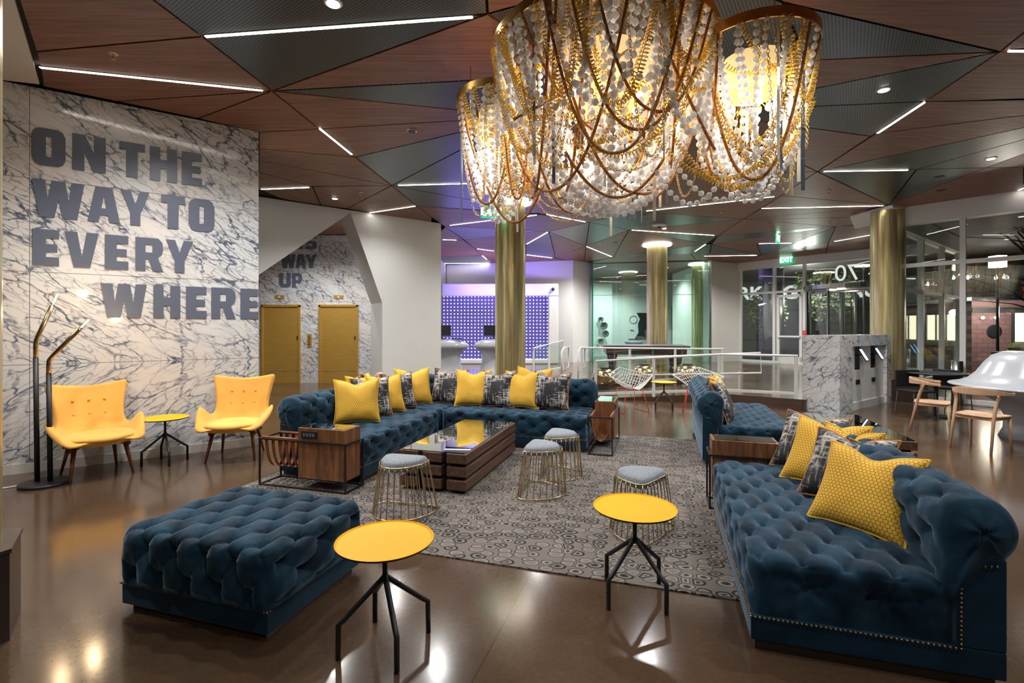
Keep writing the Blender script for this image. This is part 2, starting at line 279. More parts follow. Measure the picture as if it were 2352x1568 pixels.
# ------------------------------------------------------------------ mesh helpers
class MB:
    def __init__(s): s.v = []; s.f = []; s.mi = []
    def add(s, vs, fs, mi=0):
        k = len(s.v); s.v += [tuple(p) for p in vs]; s.f += [tuple(i+k for i in f) for f in fs]; s.mi += [mi]*len(fs); return s
    def box(s, lo, hi, mi=0, mat=None):
        x0, y0, z0 = lo; x1, y1, z1 = hi
        vs = [Vector(p) for p in ((x0,y0,z0),(x1,y0,z0),(x1,y1,z0),(x0,y1,z0),(x0,y0,z1),(x1,y0,z1),(x1,y1,z1),(x0,y1,z1))]
        if mat: vs = [mat @ p for p in vs]
        return s.add(vs, [(0,3,2,1),(4,5,6,7),(0,1,5,4),(1,2,6,5),(2,3,7,6),(3,0,4,7)], mi)
    def bar(s, a, b_, w_, h_=None, mi=0):                     # square bar between two points
        a = Vector(a); b_ = Vector(b_); h_ = h_ or w_; d = b_-a; L = d.length; q = d.to_track_quat('Z', 'Y').to_matrix().to_4x4(); q.translation = a
        return s.box((-w_/2, -h_/2, 0), (w_/2, h_/2, L), mi, q)
    def tube(s, pts, r, seg=8, closed=False, mi=0, caps=True):
        pts = [Vector(p) for p in pts]; n_ = len(pts); rs = r if isinstance(r, (list, tuple)) else [r]*n_
        k = len(s.v); up = None
        for i, p in enumerate(pts):
            if closed: t = pts[(i+1) % n_]-pts[i-1]
            else: t = pts[min(i+1, n_-1)]-pts[max(i-1, 0)]
            t.normalize()
            if up is None:
                up = Vector((0, 0, 1)) if abs(t.z) < .9 else Vector((1, 0, 0))
            up = (up-t*up.dot(t))
            if up.length < 1e-6: up = t.orthogonal()
            up.normalize(); sd = t.cross(up)
            for j in range(seg):
                a = 2*PI*j/seg; q = p+(up*math.cos(a)+sd*math.sin(a))*rs[i]; s.v.append(tuple(q))
        m_ = n_ if closed else n_-1
        for i in range(m_):
            for j in range(seg):
                a = k+i*seg+j; b2 = k+i*seg+(j+1) % seg; c = k+((i+1) % n_)*seg+(j+1) % seg; d = k+((i+1) % n_)*seg+j
                s.f.append((a, b2, c, d)); s.mi.append(mi)
        if not closed and caps:
            s.f.append(tuple(k+j for j in reversed(range(seg)))); s.f.append(tuple(k+(n_-1)*seg+j for j in range(seg))); s.mi += [mi, mi]
        return s
    def lathe(s, prof, seg=24, c=(0, 0, 0), mi=0, sx=1, sy=1):
        k = len(s.v); n_ = len(prof)
        for r_, z in prof:
            for j in range(seg):
                a = 2*PI*j/seg; s.v.append((c[0]+r_*math.cos(a)*sx, c[1]+r_*math.sin(a)*sy, c[2]+z))
        for i in range(n_-1):
            for j in range(seg):
                s.f.append((k+i*seg+j, k+i*seg+(j+1) % seg, k+(i+1)*seg+(j+1) % seg, k+(i+1)*seg+j)); s.mi.append(mi)
        s.f.append(tuple(k+j for j in reversed(range(seg)))); s.f.append(tuple(k+(n_-1)*seg+j for j in range(seg))); s.mi += [mi, mi]
        return s
    def prism(s, poly, z0, z1, mi=0):
        n_ = len(poly); vs = [(p[0], p[1], z0) for p in poly]+[(p[0], p[1], z1) for p in poly]
        return s.add(vs, [tuple(reversed(range(n_))), tuple(range(n_, 2*n_))]+[(i, (i+1) % n_, (i+1) % n_+n_, i+n_) for i in range(n_)], mi)
    def ball(s, c, r_, su=10, sv=6, mi=0, sc_=(1, 1, 1)):
        prof = [(r_*math.sin(PI*i/sv), -r_*math.cos(PI*i/sv)) for i in range(sv+1)]; prof[0] = (r_*.02, -r_); prof[-1] = (r_*.02, r_)
        k = len(s.v); s.lathe(prof, su, (0, 0, 0), mi)
        for i in range(k, len(s.v)): p = s.v[i]; s.v[i] = (p[0]*sc_[0]+c[0], p[1]*sc_[1]+c[1], p[2]*sc_[2]+c[2])
        return s
    def build(s, name, mats, parent=None, smooth=False, bevel=0, loc=None, rz=0, ang=None):
        me = bpy.data.meshes.new(name); me.from_pydata(s.v, [], s.f); me.update()
        for m_ in (mats if isinstance(mats, (list, tuple)) else [mats]): me.materials.append(m_)
        for p, i in zip(me.polygons, s.mi): p.material_index = i
        if smooth: me.polygons.foreach_set('use_smooth', [True]*len(me.polygons))
        bm = bmesh.new(); bm.from_mesh(me); bmesh.ops.recalc_face_normals(bm, faces=bm.faces); bm.to_mesh(me); bm.free()
        if smooth and ang: me.set_sharp_from_angle(angle=math.radians(ang))
        o = bpy.data.objects.new(name, me); C.objects.link(o)
        if parent: o.parent = parent
        if loc is not None: o.location = loc
        o.rotation_euler.z = rz
        if bevel:
            md = o.modifiers.new('bevel', 'BEVEL'); md.width = bevel; md.segments = 2; md.limit_method = 'ANGLE'
        return o
def empty(name, loc=(0, 0, 0), rz=0):
    o = bpy.data.objects.new(name, None); C.objects.link(o); o.location = loc; o.rotation_euler.z = rz; o.empty_display_size = .1; return o
def tag(o, label=None, cat=None, group=None, kind=None):
    if label: o['label'] = label
    if cat: o['category'] = cat
    if group: o['group'] = group
    if kind: o['kind'] = kind
    return o
def copy_tree(o, parent=None):
    c = o.copy(); C.objects.link(c)
    if parent: c.parent = parent
    for ch in [x for x in o.children]: copy_tree(ch, c)
    return c
def to_mesh(o):
    me = bpy.data.meshes.new_from_object(o); m2 = bpy.data.objects.new(o.name, me); nm = o.name.split('.')[0]; C.objects.link(m2); m2.matrix_basis = o.matrix_basis.copy(); m2.parent = o.parent
    bpy.data.objects.remove(o); m2.name = nm; return m2
def curve_poly(name, outers, holes, mat, depth, parent):
    cu = bpy.data.curves.new(name, 'CURVE'); cu.dimensions = '2D'; cu.fill_mode = 'BOTH'; cu.extrude = depth
    for poly in outers+holes:
        sp_ = cu.splines.new('POLY'); sp_.points.add(len(poly)-1); sp_.use_cyclic_u = True
        for i, (x, y) in enumerate(poly): sp_.points[i].co = (x, y, 0, 1)
    cu.materials.append(mat); o = bpy.data.objects.new(name, cu); C.objects.link(o); o.parent = parent; o.rotation_euler = (PI/2, 0, 0); return to_mesh(o)
def text(name, body, size, mat, parent, loc, rot=(PI/2, 0, 0), ext=.002, off=0, sx=1):
    cu = bpy.data.curves.new(name, 'FONT'); cu.body = body; cu.size = size; cu.extrude = ext; cu.offset = off; cu.align_x = 'CENTER'; cu.align_y = 'CENTER'; cu.materials.append(mat)
    o = bpy.data.objects.new(name, cu); C.objects.link(o)
    if parent: o.parent = parent
    o.location = loc; o.rotation_euler = rot; o.scale.x = sx; return to_mesh(o)
def smoothstep(a, b, x):
    t = min(1, max(0, (x-a)/(b-a))); return t*t*(3-2*t)

# ------------------------------------------------------------------ floor, platform
f = MB(); f.box((-14, -8, -.1), (20, 24, 0)); tag(f.build('floor', M['floor']), kind='structure')
plat = [(-1.3, 12.2), (5.3, 12.2), (4.12, 9.7), (5.24, 8.9), (5.28, 8.85), (7.3, 10.7), (7.9, 10.6), (12.4, 14.4), (8.8, 19.3), (9.0, 26.2), (-2.4, 26.2), (-2.4, 12.6)]
pm = MB(); pm.prism(plat, 0, .2); tag(pm.build('floor_raised', [M['floor']], bevel=.004), kind='structure')
edge = MB(); edge.box((0, -.012, .0), ((Vector((5.24, 8.9))-Vector((4.12, 9.7))).length, .0, .2)); e_ = edge.build('trim_step', M['platform_wood'], loc=(4.12, 9.7, 0), rz=math.atan2(-.8, 1.12)); tag(e_, kind='structure')
rp = MB(); rp.add([(1.77, 10.4, .004), (4.12, 9.7, .2), (5.3, 12.2, .2), (1.79, 12.2, .004), (4.12, 9.7, 0), (5.3, 12.2, 0)], [(0, 1, 2, 3), (0, 4, 1), (3, 2, 5)]); tag(rp.build('floor_ramp', M['floor']), kind='structure')

# ------------------------------------------------------------------ ceiling
ceil = empty('ceiling', (0, 0, 0)); tag(ceil, kind='structure')
sl = MB(); sl.box((-14, -8, CEIL+.035), (20, 34, CEIL+.2)); sl.build('ceiling_slab', M['dark'], ceil)
def cp(px, py):
    Y = F_PX*(CEIL-CAM_Z)/(HZ-py); return Vector(((px-CX)*Y/F_PX, Y))
def panel(pts, kind, ang=None, gap=.011, world=False, z=None):
    p = [Vector(q) for q in pts] if world else [cp(*q) for q in pts]
    ar = sum(p[i].x*p[(i+1) % len(p)].y-p[(i+1) % len(p)].x*p[i].y for i in range(len(p)))
    if ar < 0: p.reverse()
    n_ = len(p); q = []
    for i in range(n_):                                           # inset by the shadow gap
        a, b_, c = p[i-1], p[i], p[(i+1) % n_]
        d1 = (b_-a).normalized(); d2 = (c-b_).normalized(); n1 = Vector((-d1.y, d1.x)); n2 = Vector((-d2.y, d2.x)); bis = n1+n2
        if bis.length < 1e-4: bis = n1
        bis.normalize(); k = gap/max(.12, bis.dot(n1)); q.append(b_+bis*k)
    if z is None: z = CEIL
    mb = MB(); mb.prism(q, z, CEIL+.03)
    o = mb.build('wood_panel' if kind == 'w' else 'metal_panel', M['ceil_wood'] if kind == 'w' else M['perf'], ceil)
    uv = o.data.uv_layers.new(name='UVMap'); a = ang if ang is not None else 0; ca, sa = math.cos(a), math.sin(a); ox, oy = R.uniform(0, 20), R.uniform(0, 20)
    for lp in o.data.loops:
        c = o.data.vertices[lp.vertex_index].co; uv.data[lp.index].uv = (c.x*ca+c.y*sa+ox, -c.x*sa+c.y*ca+oy)
    return o
A = (464, 84); B = (625, 209); D = (816, 361); E = (900, 426); Fn = (1120, 32); Z = (1205, 268); K = (1467, 486); J = (1354, 510); T = (1708, 503); S = (1877, 394); R1 = (2296, 119); Un = (1444, 528); Pn = (1261, 532); Vn = (1346, 565)
PAN = [
 ('w', [(-63, -315), A, (82, 119)], 0), ('w', [(82, 119), A, B, (92, 154)], 0), ('w', [(92, 154), B, (270, 233), (98, 198)], 0), ('w', [(270, 233), B, (455, 272)], 0),
 ('w', [(455, 272), B, (733, 296), (594, 304)], 0), ('w', [(594, 304), (733, 296), D, (594, 341)], 0), ('w', [(594, 341), D, E, (594, 368)], -.25), ('w', [(594, 368), E, (718, 428), (594, 395)], -.35),
 ('w', [(594, 395), (718, 428), (598, 435), (570, 430)], -.5), ('w', [(598, 435), (718, 429), (737, 471), (648, 457)], 1.1), ('w', [(718, 429), E, (797, 479), (737, 471)], .9), ('w', [E, (957, 473), (850, 488), (797, 479)], .5), ('w', [(850, 488), (957, 473), (1025, 521), (1014, 530)], .1),
 ('m', [(-63, -315), A, Fn, (1090, -420)], 0), ('m', [A, B, Fn], 0), ('w', [B, Fn, (1320, 172)], 0), ('m', [B, (1320, 172), Z], 0), ('w', [B, Z, (733, 296)], 0), ('w', [(733, 296), Z, D], 0),
 ('m', [D, Z, E], 0), ('m', [E, Z, (1190, 417)], 0), ('m', [E, (1190, 417), (1130, 468)], 0), ('m', [E, (1130, 468), (1240, 490), (957, 473)], 0), ('w', [Z, K, J, (1240, 490), (1130, 468), (1190, 417)], .3),
 ('w', [(957, 473), (1240, 493), (1020, 519)], 0), ('w', [(1020, 519), (1240, 493), J, Pn, (1240, 531)], 0), ('m', [(1020, 519), (1240, 531), (1067, 551)], 0), ('w', [(1067, 551), (1240, 531), Pn, (1208, 562), (1089, 571)], .1),
 ('w', [(990, 497), (1065, 550), (985, 553)], .2), ('w', [(985, 553), (1065, 551), (1108, 586), (985, 590)], .2), ('m', [(985, 590), (1108, 586), (1134, 605), (985, 606)], .2), ('w', [(1089, 571), (1208, 562), (1208, 585), (1134, 606)], .2),
 ('m', [Pn, (1276, 592), (1208, 585), (1208, 562)], 0), ('w', [(1134, 607), (1208, 586), (1276, 593), (1316, 600), (1134, 612)], 0),
 ('m', [Pn, J, Vn], 0), ('m', [J, Un, Vn], 0), ('m', [J, K, T, Un], 0), ('w', [Pn, Vn, (1276, 592)], 1.2), ('w', [Vn, (1342, 602), (1316, 600), (1276, 592)], 1.2), ('w', [Vn, Un, (1409, 591)], 1.2), ('w', [Vn, (1409, 591), (1342, 602)], .9),
 ('w', [K, (1794, 449), T], 0), ('w', [K, Z, (1640, 397), S, (1794, 449)], 0), ('w', [S, (1640, 397), Z, (1560, 300), (1700, 310)], -.2), ('w', [S, (2000, 313), (1740, 277), (1700, 310)], -.45),
 ('w', [Un, T, (1650, 541)], -.1), ('m', [Un, (1650, 541), (1622, 560)], 0), ('w', [Un, (1622, 560), (1409, 591)], -.1), ('m', [(1409, 591), (1622, 560), (1587, 583)], 0), ('w', [(1409, 591), (1587, 583), (1600, 597), (1342, 605)], .1),
 ('m', [(1320, 172), Fn, (1560, -90), (1800, 6), (1848, 139)], 0), ('m', [(1800, 6), R1, (1848, 139)], 0), ('w', [(1320, 172), (1848, 139), R1, (1832, 211), (1500, 235)], 0),
 ('m', [(1700, 228), (1832, 211), R1, (2125, 233), (1830, 246)], 0), ('m', [(1700, 250), (1830, 246), (2125, 233), (2000, 313), (1740, 277)], 0), ('w', [Z, (1320, 172), (1500, 235), (1700, 228), (1700, 250), (1740, 277), (1700, 310), (1560, 300)], 0),
 ('w', [(1800, 6), (1560, -90), (1700, -320), (2700, -200), R1], 0), ('w', [R1, (2700, -200), (2700, 60)], .2), ('w', [R1, (2700, 60), (2800, 222), (2125, 233)], 0), ('w', [(2125, 233), (2800, 222), (2800, 210), (2014, 306)], 0),
 ('w', [(2014, 306), (2352, 265), (2800, 205), (2800, 178), (2352, 293), S], .18), ('m', [S, (2352, 293), (2800, 178), (2800, 195), (2352, 320), (2105, 389)], 0), ('m', [S, (2105, 389), (2042, 471)], 0),
 ('m', [(2105, 389), (2352, 320), (2800, 195), (2800, 205), (2352, 353), (2264, 385)], 0), ('m', [(2105, 389), (2264, 385), (2042, 471)], 0), ('w', [(2042, 471), (2264, 385), (2352, 384), (2352, 440), (2078, 480)], .2), ('w', [(2264, 385), (2352, 353), (2800, 205), (2800, 380), (2352, 384)], .2), ('w', [(2352, 384), (2800, 380), (2800, 395), (2352, 440)], .2),
 ('w', [S, (2042, 471), (1794, 449)], -.45), ('w', [(1794, 449), (2042, 471), (1748, 479)], 0), ('w', [(1748, 479), (2042, 471), (2000, 478), T], 0), ('w', [T, (2000, 478), (1954, 500)], 0), ('w', [T, (1954, 500), (2060, 515), (1920, 520)], 0),
 ('w', [T, (1920, 520), (1650, 541)], 0), ('m', [(1650, 541), (1920, 520), (1634, 561)], 0), ('w', [(1634, 561), (1920, 520), (1823, 559), (1738, 560)], .2), ('m', [(1738, 560), (1823, 559), (1748, 586)], 0), ('m', [(1823, 559), (1920, 520), (1903, 557)], 0), ('m', [(1823, 559), (1903, 557), (1748, 586)], 0),
 ('w', [(1903, 557), (1896, 585), (1705, 606), (1748, 586)], .2), ('w', [(1920, 520), (2060, 508), (2060, 568), (1896, 585), (1903, 557)], .2), ('w', [(1634, 561), (1738, 560), (1748, 586)], -.2), ('m', [(1634, 561), (1748, 586), (1630, 582)], 0), ('w', [(1616, 588), (1630, 582), (1748, 586), (1705, 606), (1600, 597)], 0),
 ('m', [(1587, 583), (1622, 560), (1634, 561), (1630, 582), (1616, 588), (1600, 597)], 0),
 ('w', [Fn, (1090, -420), (1700, -320), (1560, -90)], 0),
]
for kd, pts, a in PAN: panel(pts, kd, a)
# overhead, behind the camera and beyond walls
pa, pb, pc = cp(1090, -420), cp(1700, -320), cp(2700, -200)
panel([(-2.9, 2.65), pa, pb, pc, (9.5, pc.y), (9.5, -7.5), (-2.9, -7.5)], 'w', 0, world=True); panel([(9.5, pc.y), (9.5, -7.5), (14.5, -7.5), (14.5, pc.y)], 'm', 0, world=True)
panel([pc, (14.5, pc.y), (11.4, 7.9), (7.66, 5.33), (5.52, 4.08)], 'w', 0, world=True)
wc = MB(); wc.prism([(-14, -8), (-2.9, -8), (-2.9, 2.65), (-4.86, 5.06), (-5.3, 4.93), (-14, 0)], CEIL, CEIL+.03); wc.build('plaster_panel', M['cream'], ceil)
panel([(-10, 8), (-4.9, 9.4), (-2.3, 11.6), (-2.6, 13.3), (-10, 13.3)], 'w', .2, world=True, z=CEIL+.005)
panel([(2.8, 19.4), (7.4, 18.6), (9, 26), (2.8, 26)], 'w', .1, world=True, z=CEIL+.005)
for (x0, x1, y0, y1, a) in ((3.1, 7.4, 20, 21, .3), (3.1, 8, 22, 23, .3)): panel([(x0, y0), (x1, y0+.8), (x0+1, y1+.6)], 'm', a, world=True, z=CEIL)

LED = [((92, 154), (602, 207), 'long white ceiling light strip above the marble letter wall'), ((472, 83), (1085, 38), 'longest bright light strip on dark metal ceiling left of the chandelier'),
 ((735, 295), (808, 354), 'short slanting ceiling light strip between two walnut panels above the elevator wall'), ((600, 434), (709, 430), 'small ceiling light strip tucked above the folded white wall by the marble edge'),
 ((850, 488), (953, 473), 'ceiling light strip touching the top of the folded white wall'), ((915, 425), (1072, 421), 'light strip on the violet tinted metal ceiling beside the left bowl of the chandelier'),
 ((1034, 517), (1132, 505), 'thin light strip just left of the brass column above reception'), ((1208, 497), (1232, 493), 'tiny light strip end showing right of the brass column top'), ((1256, 492), (1344, 509), 'light strip under the violet ceiling right of the brass column'),
 ((1210, 560), (1257, 533), 'slanting light strip right of the brass column near reception'), ((1210, 585), (1268, 592), 'low light strip right of the brass column over reception'), ((1017, 550), (1048, 551), 'short light strip at the end of the folded white wall'), ((1017, 605), (1122, 604), 'farthest light strip above the reception back wall'),
 ((1097, 571), (1134, 576), 'light strip left of the brass column over reception'), ((1108, 587), (1118, 595), 'tiniest slanting light strip above the reception alcove'), ((1348, 566), (1405, 589), 'slanting light strip above the white corner of reception'),
 ((1485, 484), (1778, 451), 'long light strip under the right bottom of the chandelier'), ((1452, 528), (1640, 540), 'light strip in front of the middle brass column'), ((1596, 577), (1620, 561), 'short slanting light strip over the glazed room'),
 ((2016, 305), (2122, 235), 'slanting light strip between dark metal and walnut at upper right'), ((1893, 393), (2085, 390), 'light strip on the metal triangle above the right brass column'), ((1750, 478), (2028, 472), 'long light strip leading to the top of the right brass column'),
 ((1744, 559), (1818, 558), 'short light strip near the hanging exit sign'), ((1917, 554), (1996, 540), 'light strip behind the right brass column'), ((1618, 588), (1738, 586), 'light strip above the white curved wall'), ((2318, 116), (2420, 118), 'light strip cut by the picture edge at upper right'), ((2340, 436), (2372, 424), 'light strip end over the near window wall')]
for a, b_, lab in LED:
    a = cp(*a); b_ = cp(*b_); d = b_-a; o = empty('linear_light', (a.x, a.y, CEIL-.004), math.atan2(d.y, d.x)); L = d.length
    tag(o, lab, 'ceiling light', 'linear ceiling lights')
    m1_ = MB(); m1_.box((0, -.014, -.003), (L, .014, .004)); m1_.build('diffuser', M['led'], o)
    m1_ = MB(); m1_.box((-.01, -.022, 0), (L+.01, -.0145, .006)); m1_.box((-.01, .0145, 0), (L+.01, .022, .006)); m1_.build('housing', M['black'], o)
DL = [((765, 6), 'round downlight in dark metal ceiling near the top edge left of the chandelier'), ((2030, 205), 'round downlight in the dark metal triangle at upper right'), ((2276, 363), 'round downlight in blue grey metal ceiling above the near window'),
      ((769, 455), 'small downlight in walnut above the elevator lobby'), ((1526, 524), 'small downlight beside the ceiling speaker'), ((1843, 566), 'small downlight in metal ceiling near the entrance windows'), ((946, 300), 'small unlit brass rimmed downlight in walnut left of the chandelier')]
for (q, lab) in DL:
    c = cp(*q); o = empty('downlight', (c.x, c.y, CEIL)); tag(o, lab, 'downlight', 'recessed downlights')
    MB().lathe([(.055, -.012), (.07, -.004), (.07, 0.0)], 20).build('trim_ring', M['white'] if '1' not in lab and 'brass' not in lab else M['brass'], o, True)
    MB().lathe([(.048, -.016), (.048, -.01)], 20).build('lens', M['black'] if 'unlit' in lab else M['down'], o)
for q, lab in (((1414, 557), 'black round ceiling vent over the reception walkway'), ((2158, 406), 'black round opening in the metal ceiling right of the column'), ((2162, 437), 'black round opening in walnut above the near window'), ((1479, 493), 'black round opening in metal beneath the chandelier beads')):
    c = cp(*q); tag(MB().lathe([(.06, -.006), (.075, 0)], 18, (c.x, c.y, CEIL)).build('ceiling_opening', M['black'], smooth=True), lab, 'ceiling fitting', 'dark ceiling fittings')
c = cp(1514, 516); o = empty('ceiling_speaker', (c.x, c.y, CEIL)); tag(o, 'white round ceiling speaker with dark centre in front of the middle column', 'speaker'); MB().lathe([(.05, -.05), (.16, -.02), (.17, 0)], 24).build('cover', M['white'], o, True); MB().lathe([(.03, -.075), (.05, -.052)], 16).build('cone', M['black'], o, True)
for q, lab in (((260, 124), 'brass sprinkler in walnut above the long light strip'), ((828, 442), 'brass sprinkler in walnut above the folded white wall'), ((1826, 314), 'brass sprinkler in walnut right of the chandelier'), ((1904, 438), 'brass sprinkler in walnut left of the right column'), ((2122, 462), 'brass sprinkler above the near window header'), ((1656, 489), 'brass sprinkler under the long strip right of the chandelier'), ((1907, 509), 'brass sprinkler beside the white soffit corner')):
    c = cp(*q); o = empty('sprinkler', (c.x, c.y, CEIL)); tag(o, lab, 'sprinkler', 'ceiling sprinklers')
    MB().lathe([(.028, -.008), (.04, 0)], 14).build('escutcheon', M['brass'], o); s_b = MB(); s_b.tube([(0, 0, 0), (0, 0, -.045)], .007, 6); s_b.lathe([(.02, -.05), (.02, -.046)], 8); s_b.build('head', M['brass'], o)

# ------------------------------------------------------------------ walls
def wall(name, a, b_, z0, z1, mat, thick=.12, kind='structure', bevel=0):
    a = Vector(a); b_ = Vector(b_); d = b_-a; mb = MB(); mb.box((0, 0, z0), (d.length, thick, z1)); o = mb.build(name, mat, loc=(a.x, a.y, 0), rz=math.atan2(d.y, d.x), bevel=bevel); tag(o, kind=kind); return o
W0 = Vector((-5.0, 5.10)); W1 = Vector((-3.24, 6.29)); WD = (W1-W0).normalized(); WA = math.atan2(WD.y, WD.x)
Wm = W0-WD*4
M['marbleA'] = marblemat('marble left wall', 1.115, (1.115, 2.08, 3.05), (4.0,))
wall('wall_left', Wm, W1, .0, CEIL, M['marbleA'], .5)
wall('baseboard_left', Wm-Vector((-WD.y, WD.x))*.012, W1-Vector((-WD.y, WD.x))*.012, 0, .1, M['cream'], .012)
wall('wall_back', (-14, -7.5), (20, -7.5), 0, CEIL, M['cream'], -.1)
wall('wall_side', (-13, 8), (-13, -7.5), 0, CEIL, M['cream'])
wall('wall_far_side', (-9.5, 8), (-13.5, 8), 0, CEIL, M['cream'])
# elevator lobby
M['marbleE'] = marblemat('marble elevator wall', None, (1.2, 2.2, 3.2), (.4, 4.3))
EY = 13.35
wall('wall_elevator', (-9.0, EY), (-2.6, EY), 0, CEIL, M['marbleE'], .3)
wall('baseboard_elevator', (-9.0, EY-.012), (-2.6, EY-.012), 0, .1, M['cream'], .012)
wall('wall_lobby_side', (-9.0, 8.4), (-9.0, EY), 0, CEIL, M['cream'])
for px0, px1, lab in ((601, 691, 'gold elevator door beside the marble letter wall, partly hidden'), (733, 823, 'gold elevator door nearer the folded white wall')):
    x0, x1 = PX(px0, EY), PX(px1, EY); o = empty('elevator_door', (x0, EY, 0)); tag(o, lab, 'elevator door', 'gold elevator doors'); W_ = x1-x0
    mb = MB(); mb.box((0, -.05, 0), (.05, 0, 2.1)); mb.box((W_-.05, -.05, 0), (W_, 0, 2.1)); mb.box((0, -.05, 2.06), (W_, 0, 2.12)); mb.build('door_frame', M['gold_door'], o)
    MB().box((.05, -.02, .32), (W_-.05, -.004, 2.06)).build('door_leaf', M['gold_door'], o); MB().box((.05, -.025, .0), (W_-.05, -.004, .30)).build('kick_plate', M['gold_door'], o)
    MB().box((W_-.1, -.03, 1.17), (W_-.07, -.02, 1.27)).build('touch_plate', M['dark'], o)
x = PX(711, EY); o = empty('call_panel', (x, EY, PZ(782, EY))); tag(o, 'brass elevator call panel with buttons on marble between doors', 'call panel'); MB().box((-.06, -.015, -.18), (.06, 0, .18)).build('plate', M['gold_door'], o)
for i in range(4): MB().lathe([(.018, 0), (.018, .01)], 12).build('button', M['brass'], o, loc=(0, -.016, -.1+.065*i)).rotation_euler = (PI/2, 0, 0)
x = PX(721, EY); tag(MB().box((x-.08, EY-.006, PZ(755, EY)), (x+.08, EY, PZ(746, EY))).build('notice_card', M['white']), 'small white notice card on marble between the elevator doors', 'notice')
for px, lab in ((642, 'brass elevator lantern over the door next to the letter wall'), (778, 'brass elevator lantern over the door near the folded white wall')):
    x = PX(px, EY); o = empty('elevator_lantern', (x, EY, PZ(682, EY))); tag(o, lab, 'elevator indicator', 'elevator lanterns'); MB().box((-.13, -.012, -.05), (.13, 0, .05)).build('plate', M['gold_door'], o); MB().lathe([(.03, 0), (.03, .01)], 14).build('lamp', M['cream'], o, loc=(0, -.013, 0)).rotation_euler = (PI/2, 0, 0)

# lettering
GL = {
 'E': ([[(0,0),(1,0),(1,.24),(.50,.24),(.50,.385),(.93,.385),(.93,.60),(.50,.60),(.50,.76),(1,.76),(1,1),(0,1)]], []),
 'T': ([[(.26,0),(.72,0),(.72,.77),(1,.77),(1,1),(0,1),(0,.77),(.26,.77)]], []),
 'H': ([[(0,0),(.38,0),(.38,.38),(.62,.38),(.62,0),(1,0),(1,1),(.62,1),(.62,.64),(.38,.64),(.38,1),(0,1)]], []),
 'N': ([[(0,0),(.36,0),(.36,.5),(.62,0),(1,0),(1,1),(.64,1),(.64,.52),(.38,1),(0,1)]], []),
 'O': ([[(.22,0),(.78,0),(.92,.06),(1,.2),(1,.8),(.92,.94),(.78,1),(.22,1),(.08,.94),(0,.8),(0,.2),(.08,.06)]], [[(.41,.24),(.59,.24),(.59,.78),(.41,.78)]]),
 'W': ([[(.14,0),(.42,0),(.5,.5),(.58,0),(.86,0),(1,1),(.75,1),(.70,.45),(.63,1),(.37,1),(.30,.45),(.25,1),(0,1)]], []),
 'A': ([[(0,0),(.33,0),(.38,.2),(.62,.2),(.67,0),(1,0),(.76,1),(.24,1)]], [[(.42,.40),(.58,.40),(.5,.76)]]),
 'Y': ([[(.32,0),(.68,0),(.68,.36),(1,1),(.66,1),(.5,.62),(.34,1),(0,1),(.32,.36)]], []),
 'V': ([[(.26,0),(.74,0),(1,1),(.64,1),(.5,.30),(.36,1),(0,1)]], []),
 'R': ([[(0,0),(.36,0),(.36,.36),(.46,.36),(.62,0),(1,0),(.80,.42),(.95,.52),(1,.68),(.97,.88),(.82,1),(0,1)]], [[(.36,.56),(.60,.56),(.60,.80),(.36,.80)]]),
 'U': ([[(.18,0),(.82,0),(1,.18),(1,1),(.63,1),(.63,.26),(.37,.26),(.37,1),(0,1),(0,.18)]], []),
 'P': ([[(0,0),(.37,0),(.37,.3),(.8,.3),(.96,.42),(1,.62),(.97,.86),(.82,1),(0,1)]], [[(.37,.52),(.63,.52),(.63,.78),(.37,.78)]]),
 'I': ([[(0,0),(1,0),(1,1),(0,1)]], []),
 'S': ([[(.05,0),(.85,0),(1,.12),(1,.5),(.86,.6),(.38,.62),(.38,.78),(.95,.78),(.95,1),(.15,1),(0,.88),(0,.5),(.14,.4),(.62,.38),(.62,.22),(.05,.22)]], [])}
def ws(px):
    k = (px-CX)/F_PX; return (W0.x-k*W0.y)/(k*WD.y-WD.x)
def letter(ch, x0, x1, z0, z1, parent):
    o_, h_ = GL[ch]; f_ = lambda ps: [(x0+p[0]*(x1-x0), z0+p[1]*(z1-z0)) for p in ps]
    o = curve_poly('letter', [f_(p) for p in o_], [f_(p) for p in h_], M['letters'], .004, parent); return o
TX = [('ON THE', 3.20, 3.59, [('O', 73, 151), ('N', 166, 243), ('T', 274, 333), ('H', 344, 407), ('E', 417, 464)]), ('WAY TO', 2.66, 3.045, [('W', 73, 194), ('A', 201, 276), ('Y', 278, 343), ('T', 370, 425), ('O', 433, 492)]),
      ('EVERY', 2.15, 2.53, [('E', 75, 136), ('V', 149, 227), ('E', 241, 295), ('R', 311, 375), ('Y', 381, 443)]), ('WHERE', 1.61, 1.99, [('W', 231, 337), ('H', 352, 414), ('E', 427, 474), ('R', 485, 541), ('E', 552, 593)])]
nW = Vector((WD.y, -WD.x))
for t_, z0, z1, ls in TX:
    o = empty('wall_lettering', (W0.x+nW.x*.006, W0.y+nW.y*.006, 0), WA); tag(o, 'slate blue block letters reading '+t_.lower()+' on the veined marble wall', 'lettering', 'words on the marble wall')
    for ch, a, b_ in ls: letter(ch, ws(a), ws(b_), z0, z1, o)
